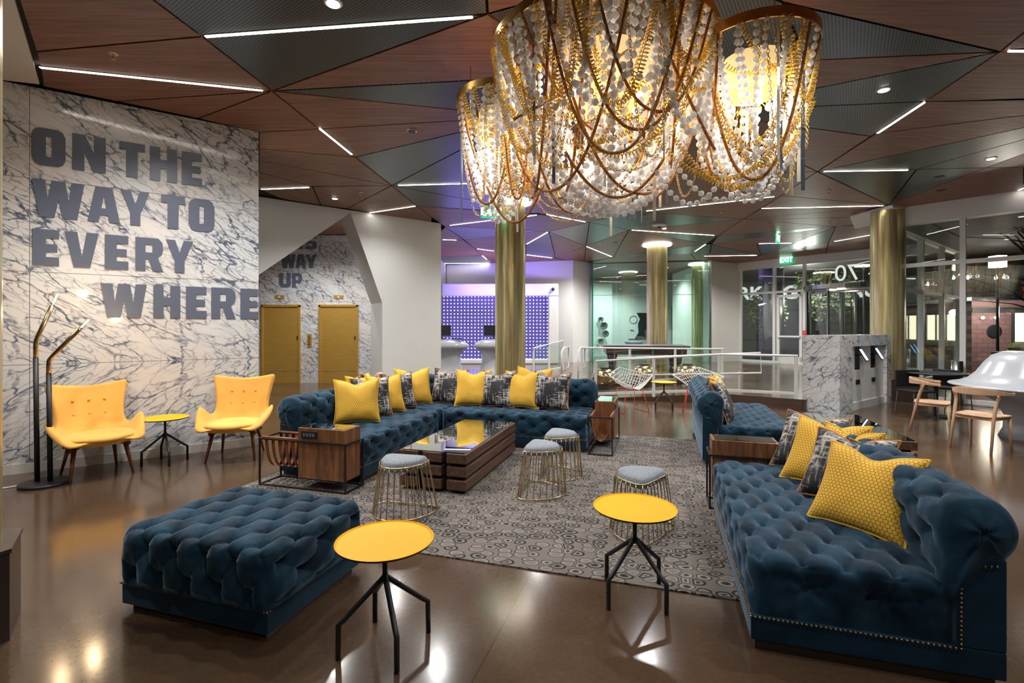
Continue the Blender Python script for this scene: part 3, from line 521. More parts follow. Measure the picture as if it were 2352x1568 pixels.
for t_, y0, y1, ls in (('this', 572, 541, [('T', 634, 654), ('H', 657, 681), ('I', 684, 696), ('S', 700, 728)]), ('way', 616, 584, [('W', 645, 679), ('A', 679, 703), ('Y', 702, 728)]), ('up', 660, 627, [('U', 641, 668), ('P', 671, 694)])):
    o = empty('lobby_lettering', (0, EY-.006, 0)); tag(o, 'slate letters reading '+t_+' on marble above the elevator doors', 'lettering', 'words in the elevator lobby')
    for ch, a, b_ in ls: letter(ch, PX(a, EY), PX(b_, EY), PZ(y0, EY), PZ(y1, EY), o)

# folded white wall with a triangular opening
FW = Vector((-4.83, 9.42)); FD = Vector((.794, .609)).normalized(); FA = math.atan2(FD.y, FD.x)
def fpt(px, py):
    k = (px-CX)/F_PX; s_ = (FW.x-k*FW.y)/(k*FD.y-FD.x); Y = FW.y+FD.y*s_; return (s_, PZ(py, Y))
ap = fpt(805, 488); mr_ = fpt(878, 695); lf = fpt(596, 630); rt = fpt(1013, 600)[0]
def hexprism(poly, th, name, mat):                                 # poly in (s,z) on the wall plane, extruded back
    mb = MB(); n_ = len(poly); vs = [(p[0], 0, p[1]) for p in poly]+[(p[0], th, p[1]) for p in poly]
    mb.add(vs, [tuple(range(n_)), tuple(reversed(range(n_, 2*n_)))]+[(i, i+n_, (i+1) % n_+n_, (i+1) % n_) for i in range(n_)])
    return mb.build(name, mat, loc=(FW.x, FW.y, 0), rz=FA)
L_ = -1.6; lz = lf[1]-(lf[0]-L_)*(ap[1]-lf[1])/(ap[0]-lf[0])
tag(hexprism([(L_, lz), (ap[0], ap[1]), (mr_[0], mr_[1]), (mr_[0], 0), (rt, 0), (rt, CEIL), (L_, CEIL)], .66, 'wall_folded', M['whitewall']), kind='structure')
# reception alcove and back walls
q = FW+FD*rt
wall('wall_reception_left', (-2.62, 14.2), (-2.62, 19.9), 0, CEIL, M['white'], .1)
wall('wall_reception', (-2.6, 19.6), (2.27, 18.3), 0, CEIL, M['white'], .2)
wall('wall_corner', (2.27, 18.3), (3.04, 18.96), 0, CEIL, M['white'], .2)
wall('wall_lobby_return', (-2.6, 13.35), (-2.6, 14.4), 0, CEIL, M['white'], .15)
wall('baseboard_corner', (2.26, 18.28), (3.03, 18.94), .2, .3, M['white'], .01)
RY = 17.5; o = empty('light_wall', (-2.5, RY, .2)); tag(o, 'violet backlit dot panel wall in white rounded frame behind reception', 'light wall')
X1 = PX(1260, RY)+2.5; X2 = PX(1283, RY)+2.5; zt = PZ(680, RY)-.2; zf = PZ(651, RY)-.2
mb = MB(); mb.box((0, 0, zt), (X2, .5, zf)); mb.box((X1, 0, 0), (X2, .5, zt)); mb.box((0, .02, -.0), (X1, .5, .18)); mb.build('surround', M['white'], o, bevel=.04)
MB().box((0, .16, .18), (X1, .2, zt)).build('dot_panel', M['dots'], o)
lamp('light_wall_glow', 'AREA', (-.6, RY-.05, 1.5), 16, (.28, .22, 1), 3.4, (-PI/2, 0, 0), sizey=2.0)
lamp('light_wall_up', 'AREA', (-.4, RY-.9, 2.75), 40, (.32, .22, 1), 3.0, (PI-.6, 0, 0), sizey=.2)
o = empty('security_camera', (PX(1270, RY), RY-.01, PZ(664, RY))); tag(o, 'small black camera on the white reception frame', 'camera'); MB().ball((0, -.03, 0), .06).build('lens_dome', M['black'], o, True); MB().lathe([(.07, 0), (.07, .02)], 14).build('mount', M['white'], o).rotation_euler = (PI/2, 0, 0)
# reception desks : sculpted white pods
def pod(loc, s_, lab):
    o = empty('reception_desk', loc); tag(o, lab, 'desk', 'sculpted reception pods'); mb = MB()
    mb.lathe([(.62, 0), (.50, .1), (.42, .35), (.42, .55), (.50, .70), (.62, .76), (.66, .80), (.60, .88), (.42, .96), (.1, .98)], 40, sx=1.0, sy=.7); mb.build('shell', M['gloss_white'], o, True)
    mb = MB(); mb.box((-.22, .0, 1.0), (.02, .03, 1.02)); mb.box((-.12, .01, 1.02), (-.08, .02, 1.1)); mb.box((-.36, 0, 1.08), (.16, .03, 1.36)); mb.build('monitor', M['black'], o)
    MB().box((.2, -.2, 1.0), (.5, .0, 1.02)).build('keyboard', M['black'], o); o.scale = (s_, s_, s_); return o
pod((PX(1022, 13.2), 13.2, .2), 1.0, 'white sculpted reception desk left, next to the folded wall'); pod((PX(1142, 13.4), 13.4, .2), 1.0, 'white sculpted reception desk behind the brass column')

# curved white wall right of glazed room, header and window walls
cwm = MB(); n_ = 14; pts = []
p0, p1, p2 = Vector((7.38, 18.25)), Vector((7.9, 18.95)), Vector((8.85, 19.1))
for i in range(n_+1): t = i/n_; pts.append(p0*(1-t)**2+p1*2*t*(1-t)+p2*t*t)
poly = [(p.x, p.y) for p in pts]+[(9.0, 19.6), (8.9, 23), (7.5, 23)]
cwm.prism(poly, .2, CEIL); tag(cwm.build('wall_curved', M['cream'], smooth=True, ang=30), kind='structure')
def winwall(name, a, b_, xs, z_tr, z_top, z_bot, skip=()):
    """mullions at fractions xs, a transom, a header, glass in between"""
    a = Vector(a); b_ = Vector(b_); d = b_-a; L = d.length; o = empty(name, (a.x, a.y, 0), math.atan2(d.y, d.x)); tag(o, kind='structure')
    MB().box((0, -.12, z_top), (L, .12, CEIL)).build('header', M['white'], o)
    mb = MB()
    for x in xs: mb.box((x-.045, -.06, z_bot), (x+.045, .06, z_top))
    mb.box((0, -.05, z_tr-.04), (L, .05, z_tr+.04)); mb.box((0, -.05, z_bot), (L, .05, z_bot+.08)); mb.build('window_frame', M['white'], o)
    for i in range(len(xs)-1):
        if i in skip: MB().box((xs[i]+.045, -.005, z_tr+.04), (xs[i+1]-.045, .005, z_top)).build('window_glass', M['glass'], o); continue
        for z0, z1 in ((z_bot+.08, z_tr-.04), (z_tr+.04, z_top)): MB().box((xs[i]+.045, -.005, z0), (xs[i+1]-.045, .005, z1)).build('window_glass', M['glass'], o)
    return o
FW0 = Vector((8.85, 19.15)); FW1 = Vector((12.75, 14.05)); fdir = (FW1-FW0).normalized(); fA = math.atan2(fdir.y, fdir.x)
def fs(px):
    k = (px-CX)/F_PX; return (FW0.x-k*FW0.y)/(k*fdir.y-fdir.x)
def fY(px): return FW0.y+fdir.y*fs(px)
wf = winwall('window_1', FW0, FW1, [.05, fs(1779), fs(1848), fs(2003), (FW1-FW0).length-.05], PZ(670, fY(1800)), PZ(612, fY(1800)), .2, skip=(1, 2))
# side door and revolving door
o = empty('door_1', (FW0.x, FW0.y, 0), fA); tag(o, kind='structure')
a, b_ = fs(1783)+.03, fs(1845)-.03; zt = PZ(676, fY(1812)); mb = MB(); mb.box((a, -.04, .2), (a+.09, .03, zt)); mb.box((b_-.09, -.04, .2), (b_, .03, zt)); mb.box((a, -.04, zt-.1), (b_, .03, zt)); mb.box((a, -.04, .2), (b_, .03, .45)); mb.build('door_frame', M['white'], o)
MB().box((a+.09, -.005, .45), (b_-.09, .005, zt-.1)).build('door_glass', M['glass'], o); MB().box((a+.05, -.1, 1.15), (b_-.05, -.06, 1.21)).build('push_bar', M['white'], o)
rc = FW0+fdir*fs(1930); rv = empty('revolving_door', (rc.x+.2, rc.y+.2, .2)); tag(rv, 'revolving glass entrance door with metal frame behind the marble kiosk', 'door')
mb = MB(); zt = PZ(664, rc.y)-.2; mb.lathe([(1.15, zt), (1.15, zt+.14)], 36); mb.build('canopy', M['steel'], rv)
for i in range(4):
    a = .6+i*PI/2; d = Vector((math.cos(a), math.sin(a), 0)); mb = MB(); mb.bar(d*.05+Vector((0, 0, 0)), d*.05+Vector((0, 0, zt)), .05); mb.bar(d*1.02, d*1.02+Vector((0, 0, zt)), .06); mb.bar(d*.05+Vector((0, 0, zt-.05)), d*1.05+Vector((0, 0, zt-.05)), .08); mb.bar(d*.05+Vector((0, 0, .06)), d*1.05+Vector((0, 0, .06)), .1); lf_ = mb.build('wing', M['steel'], rv)
    g = MB(); g.bar(d*.1+Vector((0, 0, zt/2)), d*1.0+Vector((0, 0, zt/2)), .01, zt-.2); g.build('wing_glass', M['glass'], lf_)
for s_ in (0, PI):
    mb = MB(); pts = [(1.12*math.cos(fA+PI/2+s_+t), 1.12*math.sin(fA+PI/2+s_+t)) for t in [-.75+1.5*i/10 for i in range(11)]]
for s_ in (-1, 1):
    q = Vector((math.cos(fA), math.sin(fA), 0))*1.14*s_; mb = MB(); mb.bar(q, q+Vector((0, 0, zt)), .12); mb.build('jamb', M['black'], rv)
MB().lathe([(.12, -.01), (.12, 0)], 20).build('lamp', M['down'], rv, loc=(-.3, -.4, zt-.005))
# near window
NW0 = Vector((8.05, 10.55)); NW1 = Vector((14.6, 3.0)); nd = (NW1-NW0).normalized(); nA = math.atan2(nd.y, nd.x)
def nsx(px):
    k = (px-CX)/F_PX; return (NW0.x-k*NW0.y)/(k*nd.y-nd.x)
nY = NW0.y+nd.y*nsx(2212)
winwall('window_2', NW0, NW1, [.05, nsx(2212), nsx(2212)+2.2, nsx(2212)+4.4, (NW1-NW0).length-.05], PZ(601, nY), PZ(502, nY), 0.02)
# glass return of the vestibule
RW0 = Vector((8.15, 10.5)); RW1 = FW1; rd = (RW1-RW0); winwall('window_3', RW0, RW1, [.6, rd.length*.35, rd.length*.68, rd.length-.05], 2.35, 3.6, .2)
wall('wall_right', (14.6, 3.0), (14.6, -7.5), 0, CEIL, M['cream'])
# soffit corner at the right column
sf = MB(); a = cp(1953, 496); b_ = cp(2000, 515); sf.prism([(a.x, a.y), (7.78, 10.05), (8.4, 10.3), (8.9, 11.0), (8.5, 12.2)], CEIL-.05, CEIL+.02); tag(sf.build('trim_soffit', M['white']), kind='structure')
# pull station
o = empty('fire_alarm', (FW0.x+fdir.x*fs(1850)-.08, FW0.y+fdir.y*fs(1850)-.1, PZ(764, fY(1850))), fA); tag(o, 'small red fire alarm pull box on the white window frame', 'fire alarm'); MB().box((-.06, -.03, -.08), (.06, .02, .08)).build('case', M['red'], o); text('symbol', 'T', .09, M['white'], o, (0, -.033, 0), sx=1)

# glazed games room
gw = empty('window_4', (3.04, 18.7, 0), math.atan2(-.5, 4.3)); tag(gw, kind='structure'); L = 4.33
for i, (a, b_) in enumerate(((0, .9), (.91, 2.6), (2.61, 4.33))): MB().box((a, 0, .2), (b_, .02, CEIL)).build('window_glass', M['glass_green'], gw)
MB().box((0, -.01, .2), (.05, .6, CEIL)).build('glass_fin', M['glass_edge'], gw)
mb = MB(); mb.box((0, -.004, 2.72), (4.33, .024, 2.735)); mb.box((4.28, -.02, .2), (4.36, .05, CEIL)); mb.build('window_frame', M['steel'], gw)
wall('wall_games_left', (3.3, 24.5), (3.0, 19.3), .2, CEIL, M['white'], .1)
wall('wall_games_partition', (3.1, 22.2), (4.6, 22.6), .2, 3.5, M['white'], .15)
wall('wall_games_back', (2.8, 26), (9, 26), .2, CEIL, M['white'])
wall('wall_games_right', (7.55, 18.9), (9.0, 26), .2, CEIL, M['white'], -.1)
o = empty('wall_art', (PX(1464, 25.9), 25.9, PZ(748, 25.9))); tag(o, 'large black and white face artwork on the wall behind the glass', 'artwork'); mb = MB(); mb.box((-.5, -.03, -.68), (.5, 0, .68)); mb.build('canvas', M['white'], o)
MB().add([(-.05, -.035, .68), (.5, -.035, .68), (.5, -.035, -.68), (-.15, -.035, -.68), (.05, -.035, -.35), (.02, -.035, .1), (.12, -.035, .35)], [tuple(range(7))]).build('hair_shape', M['black'], o); 
mb = MB(); mb.tube([(-.22+.2*math.cos(t), -.04, .32+.2*math.sin(t)) for t in [2*PI*i/16 for i in range(16)]], .018, 5, True); mb.tube([(-.4, -.04, -.25), (-.3, -.04, -.22), (-.2, -.04, -.26)], .03, 5); mb.build('face_lines', M['letters'], o)
for i, (dx, dz, r_) in enumerate(((0, .62, .13), (.14, .34, .18), (.22, -.02, .16), (.0, -.36, .14))):
    o = empty('wall_mirror', (4.02+dx, 22.3, PZ(765, 22.3)+dz)); tag(o, 'small round grey wall plate, '+('topmost', 'second from top', 'third from top', 'lowest')[i]+' in the cluster behind the green glass', 'wall ornament', 'round wall ornaments')
    MB().lathe([(r_, 0), (r_*.9, .05), (r_*.7, .02), (r_*.1, .02)], 20).build('dish', M['steel'], o, True).rotation_euler = (PI/2, 0, 0)
wall('window_5_frame', (PX(1545, 25.8), 25.85), (PX(1590, 25.8), 25.85), .6, 2.6, M['dark'], .1)
# pool table
o = empty('pool_table', (PX(1482, 13.4), 13.6, .2), -.12); tag(o, 'dark wood pool table on the raised floor behind the railings', 'pool table')
mb = MB(); mb.box((-1.05, -.55, .58), (1.05, .55, .76)); mb.build('cabinet', M['dbrown'], o, bevel=.02); mb = MB(); mb.box((-1.12, -.62, .76), (1.12, .62, .82)); mb.build('rail', M['dbrown'], o, bevel=.015); MB().box((-1, -.5, .815), (1, .5, .824)).build('playing_cloth', M['letters'], o)
for sx_ in (-1, 1):
    for sy_ in (-1, 1): MB().lathe([(.06, 0), (.09, .08), (.06, .2), (.1, .45), (.12, .6)], 14, (sx_*.85, sy_*.4, 0)).build('leg', M['dbrown'], o, True)
for i in range(3):
    o = empty('drum_stool', (PX((1392, 1487, 1590)[i], 11.55), 11.75+.05*i, .2 if i else .12)); tag(o, ('polished dark brass drum stool at the low end of the ramp', 'polished dark brass drum stool behind the near railing middle', 'polished dark brass drum stool behind the second wire chair')[i], 'stool', 'brass drum stools')
    MB().lathe([(.12, 0), (.26, .06), (.31, .2), (.26, .34), (.12, .4)], 28).build('body', M['brass'], o, True); MB().lathe([(.11, .4), (.11, .43)], 20).build('cushion', M['black'], o, True)
o = empty('lounge_chair', (PX(1463, 24), 24.6, .2)); tag(o, 'white moulded chair beneath the face artwork', 'chair'); MB().lathe([(.28, 0), (.08, .05), (.06, .35), (.42, .5), (.5, .62), (.45, .64), (.2, .55)], 26).build('shell', M['gloss_white'], o, True)

# brass columns
def column(px, Y, lab, x=None, gl=True):
    x = PX(px, Y) if x is None else x; o = empty('brass_column', (x, Y, 0)); tag(o, lab, 'column', 'brass clad columns')
    mb = MB(); mb.lathe([(.3, 0), (.3, 2.735), (.297, 2.737), (.297, 2.743), (.3, 2.745), (.3, CEIL-.03)], 48); mb.build('cladding', M['column'], o, True, ang=40)
    if gl: MB().lathe([(.33, CEIL-.03), (.42, CEIL-.03), (.42, CEIL+.0)], 40).build('cove_ring', M['led'], o)
    return o
column(1172, 9.8, 'brass clad column in front of the violet reception wall'); column(2038, 10.45, 'brass clad column behind the marble kiosk by the windows', gl=False)
column(1509, 14.87, 'brass clad column behind the pool table'); column(1607, 19.4, 'greenish brass column inside the glazed room'); column(0, 2.23, 'brass clad column at the picture edge beside the floor lamp', x=-2.74, gl=False)
for pl, lab in (([(-2.60, 2.604), (-2.41, 2.36), (-2.62, 1.80), (-3.1, 1.75), (-3.3, 2.5), (-2.85, 2.56)], 'dark brown plinth around the column at the picture edge'), ([(7.75, 10.0), (8.2, 9.7), (8.85, 10.2), (8.5, 10.8), (7.8, 10.9), (7.6, 10.5)], 'dark brown plinth around the window column')):
    c_ = sum((Vector(q) for q in pl), Vector((0, 0)))/6; o = empty('column_plinth', (c_.x, c_.y, 0)); tag(o, lab, 'plinth', 'column plinths')
    MB().prism([(Vector(q)-c_)[:] for q in pl], 0, .42).build('body', M['dbrown'], o); MB().prism([((Vector(q)-c_)*1.02)[:] for q in pl], .42, .44).build('top', M['dbrown'], o)
o = empty('steel_column', (FW0.x+1.45, FW0.y+.25, 0)); tag(o, 'shiny steel clad column just outside the entrance windows', 'column'); MB().lathe([(.38, 0), (.38, 4.6)], 40).build('cladding', M['steel'], o, True)

# marble kiosk
M['marbleK'] = marblemat('marble kiosk')
ka = math.radians(35.6); o = empty('marble_kiosk', (5.64, 8.47, 0), ka); tag(o, 'white marble self-service kiosk block with recessed screens', 'kiosk')
KH = 1.36; mb = MB(); mb.box((0, 0, 0), (.55, .6, KH)); mb.box((2.2, 0, 0), (2.45, .5, KH)); mb.box((.55, 0, 1.16), (2.2, .6, KH)); mb.box((.55, .3, 0), (2.2, .6, 1.16)); mb.build('body', M['marbleK'], o)
mb = MB(); mb.box((.55, .04, .0), (2.2, .1, .14)); mb.box((.55, .06, .14), (.8, .1, 1.16)); mb.box((1.15, .06, .14), (1.55, .1, 1.16)); mb.box((1.9, .06, .14), (2.2, .1, 1.16)); mb.box((.8, .06, .14), (1.15, .1, .72)); mb.box((1.55, .06, .14), (1.9, .1, .72)); mb.box((.55, .22, .14), (2.2, .3, 1.16)); mb.build('panel', M['white'], o)
for x in (.97, 1.72):
    s_ = MB(); s_.box((-.085, -.008, -.13), (.085, .008, .13)); so = s_.build('screen', M['black'], o, loc=(x, -.02, 1.0)); so.rotation_euler = (-.5, .0, .1); s2 = MB(); s2.box((-.07, -.012, -.11), (.07, -.0085, .11)); s2.build('display', M['screen'], so)
    MB().tube([(x, 0, 1.0), (x, .22, .98)], .012, 6).build('bracket', M['black'], o); MB().box((x-.12, .05, .46), (x+.05, .075, .54)).build('slot', M['dark'], o)

# railings
def railing(name, lab, pts, posts, panels=True, loops=0):
    """pts: (x,y,z_bottom,z_top) polyline"""
    o = empty(name, (pts[0][0], pts[0][1], 0)); tag(o, lab, 'railing', 'white metal railings'); b0 = Vector((pts[0][0], pts[0][1], 0)); P_ = [(Vector((p[0], p[1], p[2]))-b0, Vector((p[0], p[1], p[3]))-b0) for p in pts]
    mb = MB(); mb.tube([p[1] for p in P_], .022, 8); mb.build('top_rail', M['white'], o, True)
    mb = MB()
    for i in range(len(P_)-1): mb.bar(P_[i][0]+Vector((0, 0, .1)), P_[i+1][0]+Vector((0, 0, .1)), .03, .05)
    mb.build('bottom_rail', M['white'], o)
    for seg, t in posts:
        a = P_[seg][0].lerp(P_[seg+1][0], t); b_ = P_[seg][1].lerp(P_[seg+1][1], t); MB().bar(a, b_, .055, .03).build('post', M['white'], o)
    for i in range(len(P_)-1):
        a0, a1 = P_[i]; b0_, b1 = P_[i+1]; up = Vector((0, 0, .13)); dn = Vector((0, 0, -.04)); g = MB(); g.add([a0+up, b0_+up, b1+dn, a1+dn], [(0, 1, 2, 3)]); go = g.build('glass_panel', M['glass'], o); so_ = go.modifiers.new('thick', 'SOLIDIFY'); so_.thickness = .008
    return o
railing('handrail', 'near white railing with glass panels behind the white wire chairs', [(1.77, 10.4, 0, .79), (4.12, 9.7, .17, .97), (5.2, 8.95, .2, .985)], [(0, 0), (0, .48), (0, .985), (1, .98)])
railing('handrail', 'far white railing with glass panels in front of the pool table', [(1.72, 12.15, 0, 1.0), (5.2, 12.1, .2, .97)], [(0, .0), (0, .34), (0, .66), (0, .99)])
railing('handrail', 'short white stair railing beside the brass column at reception', [(.55, 13.0, .2, .95), (1.55, 14.9, .2, 1.1)], [(0, .02), (0, .5), (0, .98)])
o = empty('ramp_rail', (1.9, 11.9, 0)); tag(o, 'white looped tube handrail running along the ramp', 'railing')
mb = MB(); mb.tube([(.42, -1.0, .44), (.42, -1.0, .82), (3.3, -1.6, .97), (3.32, -1.6, .55), (.42, -1.0, .44)], .02, 8); mb.build('tube_loop', M['white'], o, True)
for x, y, z in ((.9, -1.1, .05), (2.9, -1.5, .12)): MB().tube([(x, y, z), (x, y, z+.45)], .015, 8).build('post', M['white'], o)
for px_, lab in ((1290, 'white curled handrail end at the reception steps'), (1328, 'white curled handrail end at the foot of the ramp')):
    x = PX(px_, 12.3); mb = MB(); mb.tube([(x, 12.3, .2 if px_ < 1300 else 0), (x, 12.3, .9), (x+.08, 12.4, 1.0), (x+.2, 12.5, 1.0), (x+.2, 12.5, .5), (x+.05, 12.4, .4)], .022, 8); tag(mb.build('rail_end', M['white'], smooth=True), lab, 'railing', 'handrail ends')

# exit signs
def exit_sign(loc, rz, w_, lab, hang=True):
    o = empty('exit_sign', loc, rz); tag(o, lab, 'exit sign', 'green exit signs'); h_ = w_*.62
    MB().box((-w_/2, -.015, -h_/2), (w_/2, .015, h_/2)).build('panel', M['green'], o); text('letters', 'EXIT', h_*.92, M['exitwhite'], o, (0, -.02, -.005), off=.008, sx=.9)
    if hang:
        mb = MB(); mb.box((-.12, -.02, h_/2), (.12, .02, h_/2+.03)); mb.box((-.01, -.01, h_/2), (.01, .01, CEIL-loc[2])); mb.box((-.08, -.04, CEIL-loc[2]-.03), (.08, .04, CEIL-loc[2]-.001)); mb.build('ceiling_mount', M['white'], o)
    return o
exit_sign((PX(1127, 9.2), 9.2, PZ(487, 9.2)), .1, .36, 'green hanging exit sign partly behind the reception column')
exit_sign((PX(1786, 13.2), 13.2, PZ(547, 13.2)), .9, .42, 'green hanging exit sign turned sideways near the entrance')
q = FW0+fdir*fs(1808); exit_sign((q.x-.12, q.y-.16, PZ(598, fY(1808))), fA, .42, 'green exit sign mounted on the white header above the side door', False)

# ------------------------------------------------------------------ tufted upholstery
def tuft(s_, t, pw, ph):
    wob = .035*noise.noise(Vector((s_*7, t*7, 1.3)))
    a = s_/pw+t/ph+wob; b_ = s_/pw-t/ph+wob
    ea = abs(math.sin(PI*a)); eb = abs(math.sin(PI*b_))
    da = a-round(a); db = b_-round(b_); r2 = da*da+db*db
    cr_ = max(math.exp(-ea/.11), math.exp(-eb/.11)); near = math.exp(-r2/.13)
    ang = math.atan2(db, da); fold = .10*math.sin(ang*7+3*noise.noise(Vector((round(a)*3.1, round(b_)*2.7, .5))))*math.exp(-r2/.05)*(1-math.exp(-r2/.006))
    return -(cr_*(.10+.36*near)+.40*math.exp(-r2/.014)+.42*near+fold*.9)
def tuft_box(sx, sy, z0, z1, r, pw, ph, depth=.045, step=.0135, off=(0, 0), endsoft=0):
    """rounded block, buttoned on top and sides, centre at xy 0"""
    hx, hy = sx/2, sy/2; bm = bmesh.new(); Vd = {}
    def vert(x, y, z):
        k = (round(x, 4), round(y, 4), round(z, 4))
        if k in Vd: return Vd[k]
        qx = max(-hx+r, min(hx-r, x)); qy = max(-hy+r, min(hy-r, y)); qz = min(z1-r, z); d = Vector((x-qx, y-qy, z-qz))
        nrm = d.normalized() if d.length > 1e-6 else Vector((0, 0, 1))
        pos = Vector((qx, qy, qz))+nrm*r
        s_, t = x, y
        if z < z1-1e-6:
            if abs(abs(x)-hx) < 1e-6: s_ = math.copysign(hx+(z1-z)*1.0, x)
            else: t = math.copysign(hy+(z1-z)*1.0, y)
        fade = 1.0
        if z < z1-1e-6: fade = smoothstep(0, .09, min(hx-abs(x), hy-abs(y)) if False else (hy-abs(y) if abs(abs(x)-hx) < 1e-6 else hx-abs(x)))*smoothstep(0, .05, z-z0)
        else: fade = 1-.5*smoothstep(.12, 0, math.hypot(hx-abs(x), hy-abs(y)))
        if z < z1-1e-6 and endsoft and abs(abs(y)-hy) < 1e-6 and abs(abs(x)-hx) > 1e-6: fade *= 1-endsoft*smoothstep(z1-.02, z1-.10, z)
        h = tuft(s_+off[0], t+off[1], pw, ph)*depth*fade+noise.noise(Vector((x*7, y*7, z*7)))*.006
        if endsoft and z < z1-1e-6 and abs(abs(y)-hy) < 1e-6:
            for cx_ in (-.16, .14):
                dx_, dz_ = x-cx_, z-(z0+z1)/2-.01; dd = math.hypot(dx_, dz_); an = math.atan2(dz_, dx_); h -= depth*(.55*math.exp(-(dd/.022)**2)+.5*math.exp(-(dd/.10)**2)+.16*math.sin(an*6+cx_*9)*math.exp(-(dd/.11)**2)*(1-math.exp(-(dd/.03)**2)))
        pos += nrm*(h+depth*.35*fade)
        Vd[k] = bm.verts.new(pos); return Vd[k]
    def lin(a, b_, st):
        n_ = max(2, round((b_-a)/st)); return [a+(b_-a)*i/n_ for i in range(n_+1)]
    X, Y, Zs = lin(-hx, hx, step), lin(-hy, hy, step), lin(z0, z1, step)
    def grid(f_, A_, B_):
        for i in range(len(A_)-1):
            for j in range(len(B_)-1):
                try: bm.faces.new([vert(*f_(A_[i], B_[j])), vert(*f_(A_[i+1], B_[j])), vert(*f_(A_[i+1], B_[j+1])), vert(*f_(A_[i], B_[j+1]))])
                except ValueError: pass
    grid(lambda a, b_: (a, b_, z1), X, Y)
    for s_ in (-1, 1): grid(lambda a, b_: (s_*hx, a, b_), Y, Zs); grid(lambda a, b_: (a, s_*hy, b_), X, Zs)
    bmesh.ops.recalc_face_normals(bm, faces=bm.faces)
    me = bpy.data.meshes.new('tufted'); bm.to_mesh(me); bm.free(); me.polygons.foreach_set('use_smooth', [True]*len(me.polygons)); return me
def linkmesh(name, me, mat, parent, loc=(0, 0, 0)):
    me.name = name; me.materials.clear(); me.materials.append(mat); o = bpy.data.objects.new(name, me); C.objects.link(o); o.parent = parent; o.location = loc; return o
def catmull(P_, n_):
    out = []
    for i in range(len(P_)-1):
        p0 = P_[max(i-1, 0)]; p1 = P_[i]; p2 = P_[i+1]; p3 = P_[min(i+2, len(P_)-1)]
        for k in range(n_):
            t = k/n_; out.append(.5*((2*p1)+(p2-p0)*t+(2*p0-5*p1+4*p2-p3)*t*t+(3*p1-p0-3*p2+p3)*t**3))
    out.append(P_[-1]); return out
def nails(mb, pts, sp=.019, r_=.0065):
    for i in range(len(pts)-1):
        a, b_ = Vector(pts[i]), Vector(pts[i+1]); n_ = int((b_-a).length/sp)
        for k in range(n_): mb.ball(a.lerp(b_, k/n_), r_, 6, 4)
def back_mesh(L, pw=.18, ph=.25, depth=.045):
    prof = catmull([Vector((.74, .36)), Vector((.75, .47)), Vector((.745, .58)), Vector((.735, .68)), Vector((.77, .76)), Vector((.85, .79)), Vector((.94, .77)), Vector((1.0, .69)), Vector((1.0, .61)), Vector((.96, .54)), Vector((.91, .525))], 14)
    arc = [0]
    for i in range(1, len(prof)): arc.append(arc[-1]+(prof[i]-prof[i-1]).length)
    # even resample
    n_ = int(arc[-1]/.0125); P_ = []
    j = 0
    for i in range(n_+1):
        s_ = arc[-1]*i/n_
        while j < len(arc)-2 and arc[j+1] < s_: j += 1
        t = (s_-arc[j])/(arc[j+1]-arc[j]); P_.append(prof[j].lerp(prof[j+1], t))
    cen = Vector((.865, .66)); mb = MB(); ny = int(L/.0125); tot = arc[-1]
    rows = []
    for k in range(ny+1):
        y = L*k/ny; e_ = min(y, L-y); rd_ = .035; shrink = 0
        if e_ < rd_: shrink = 1-math.sqrt(max(0, 1-((rd_-e_)/rd_)**2))
        row = []
        for i, p in enumerate(P_):
            tg = P_[min(i+1, n_)]-P_[max(i-1, 0)]; tg.normalize(); nn = Vector((-tg.y, tg.x)); s_ = tot*i/n_
            fd = smoothstep(.0, .10, e_)*smoothstep(0, .04, s_)*(1-smoothstep(tot-.10, tot-.03, s_))
            h = tuft(s_+.03, y, pw, ph)*depth*fd+.35*depth*fd+noise.noise(Vector((p.x*9, y*9, p.y*9)))*.004
            q = p+nn*(h-shrink*rd_*.9); row.append(len(mb.v)); mb.v.append((q.x, y, q.y))
        rows.append(row)
    for k in range(ny):
        mb.f.append((rows[k][n_], rows[k][0], rows[k+1][0], rows[k+1][n_])); mb.mi.append(0)
        for i in range(n_): mb.f.append((rows[k][i], rows[k][i+1], rows[k+1][i+1], rows[k+1][i])); mb.mi.append(0)
    for k, sg in ((0, -1), (ny, 1)):                            # pleated dome ends
        prev = rows[k]
        for m_ in range(1, 13):
            t = m_/12; cur = []
            for i in range(n_+1):
                b0 = Vector((mb.v[rows[k][i]][0], mb.v[rows[k][i]][2])); q = b0.lerp(cen, t)
                pl = .0035*math.sin(i*.55)*math.sin(PI*t)
                yy = mb.v[rows[k][i]][1]+sg*(.035*math.sin(PI/2*t)-.022*math.exp(-((1-t)/.12)**2)+pl)
                cur.append(len(mb.v)); mb.v.append((q.x, yy, q.y))
            for i in range(n_): mb.f.append((prev[i], prev[i+1], cur[i+1], cur[i])); mb.mi.append(0)
            mb.f.append((prev[n_], prev[0], cur[0], cur[n_])); mb.mi.append(0)
            prev = cur
    return mb
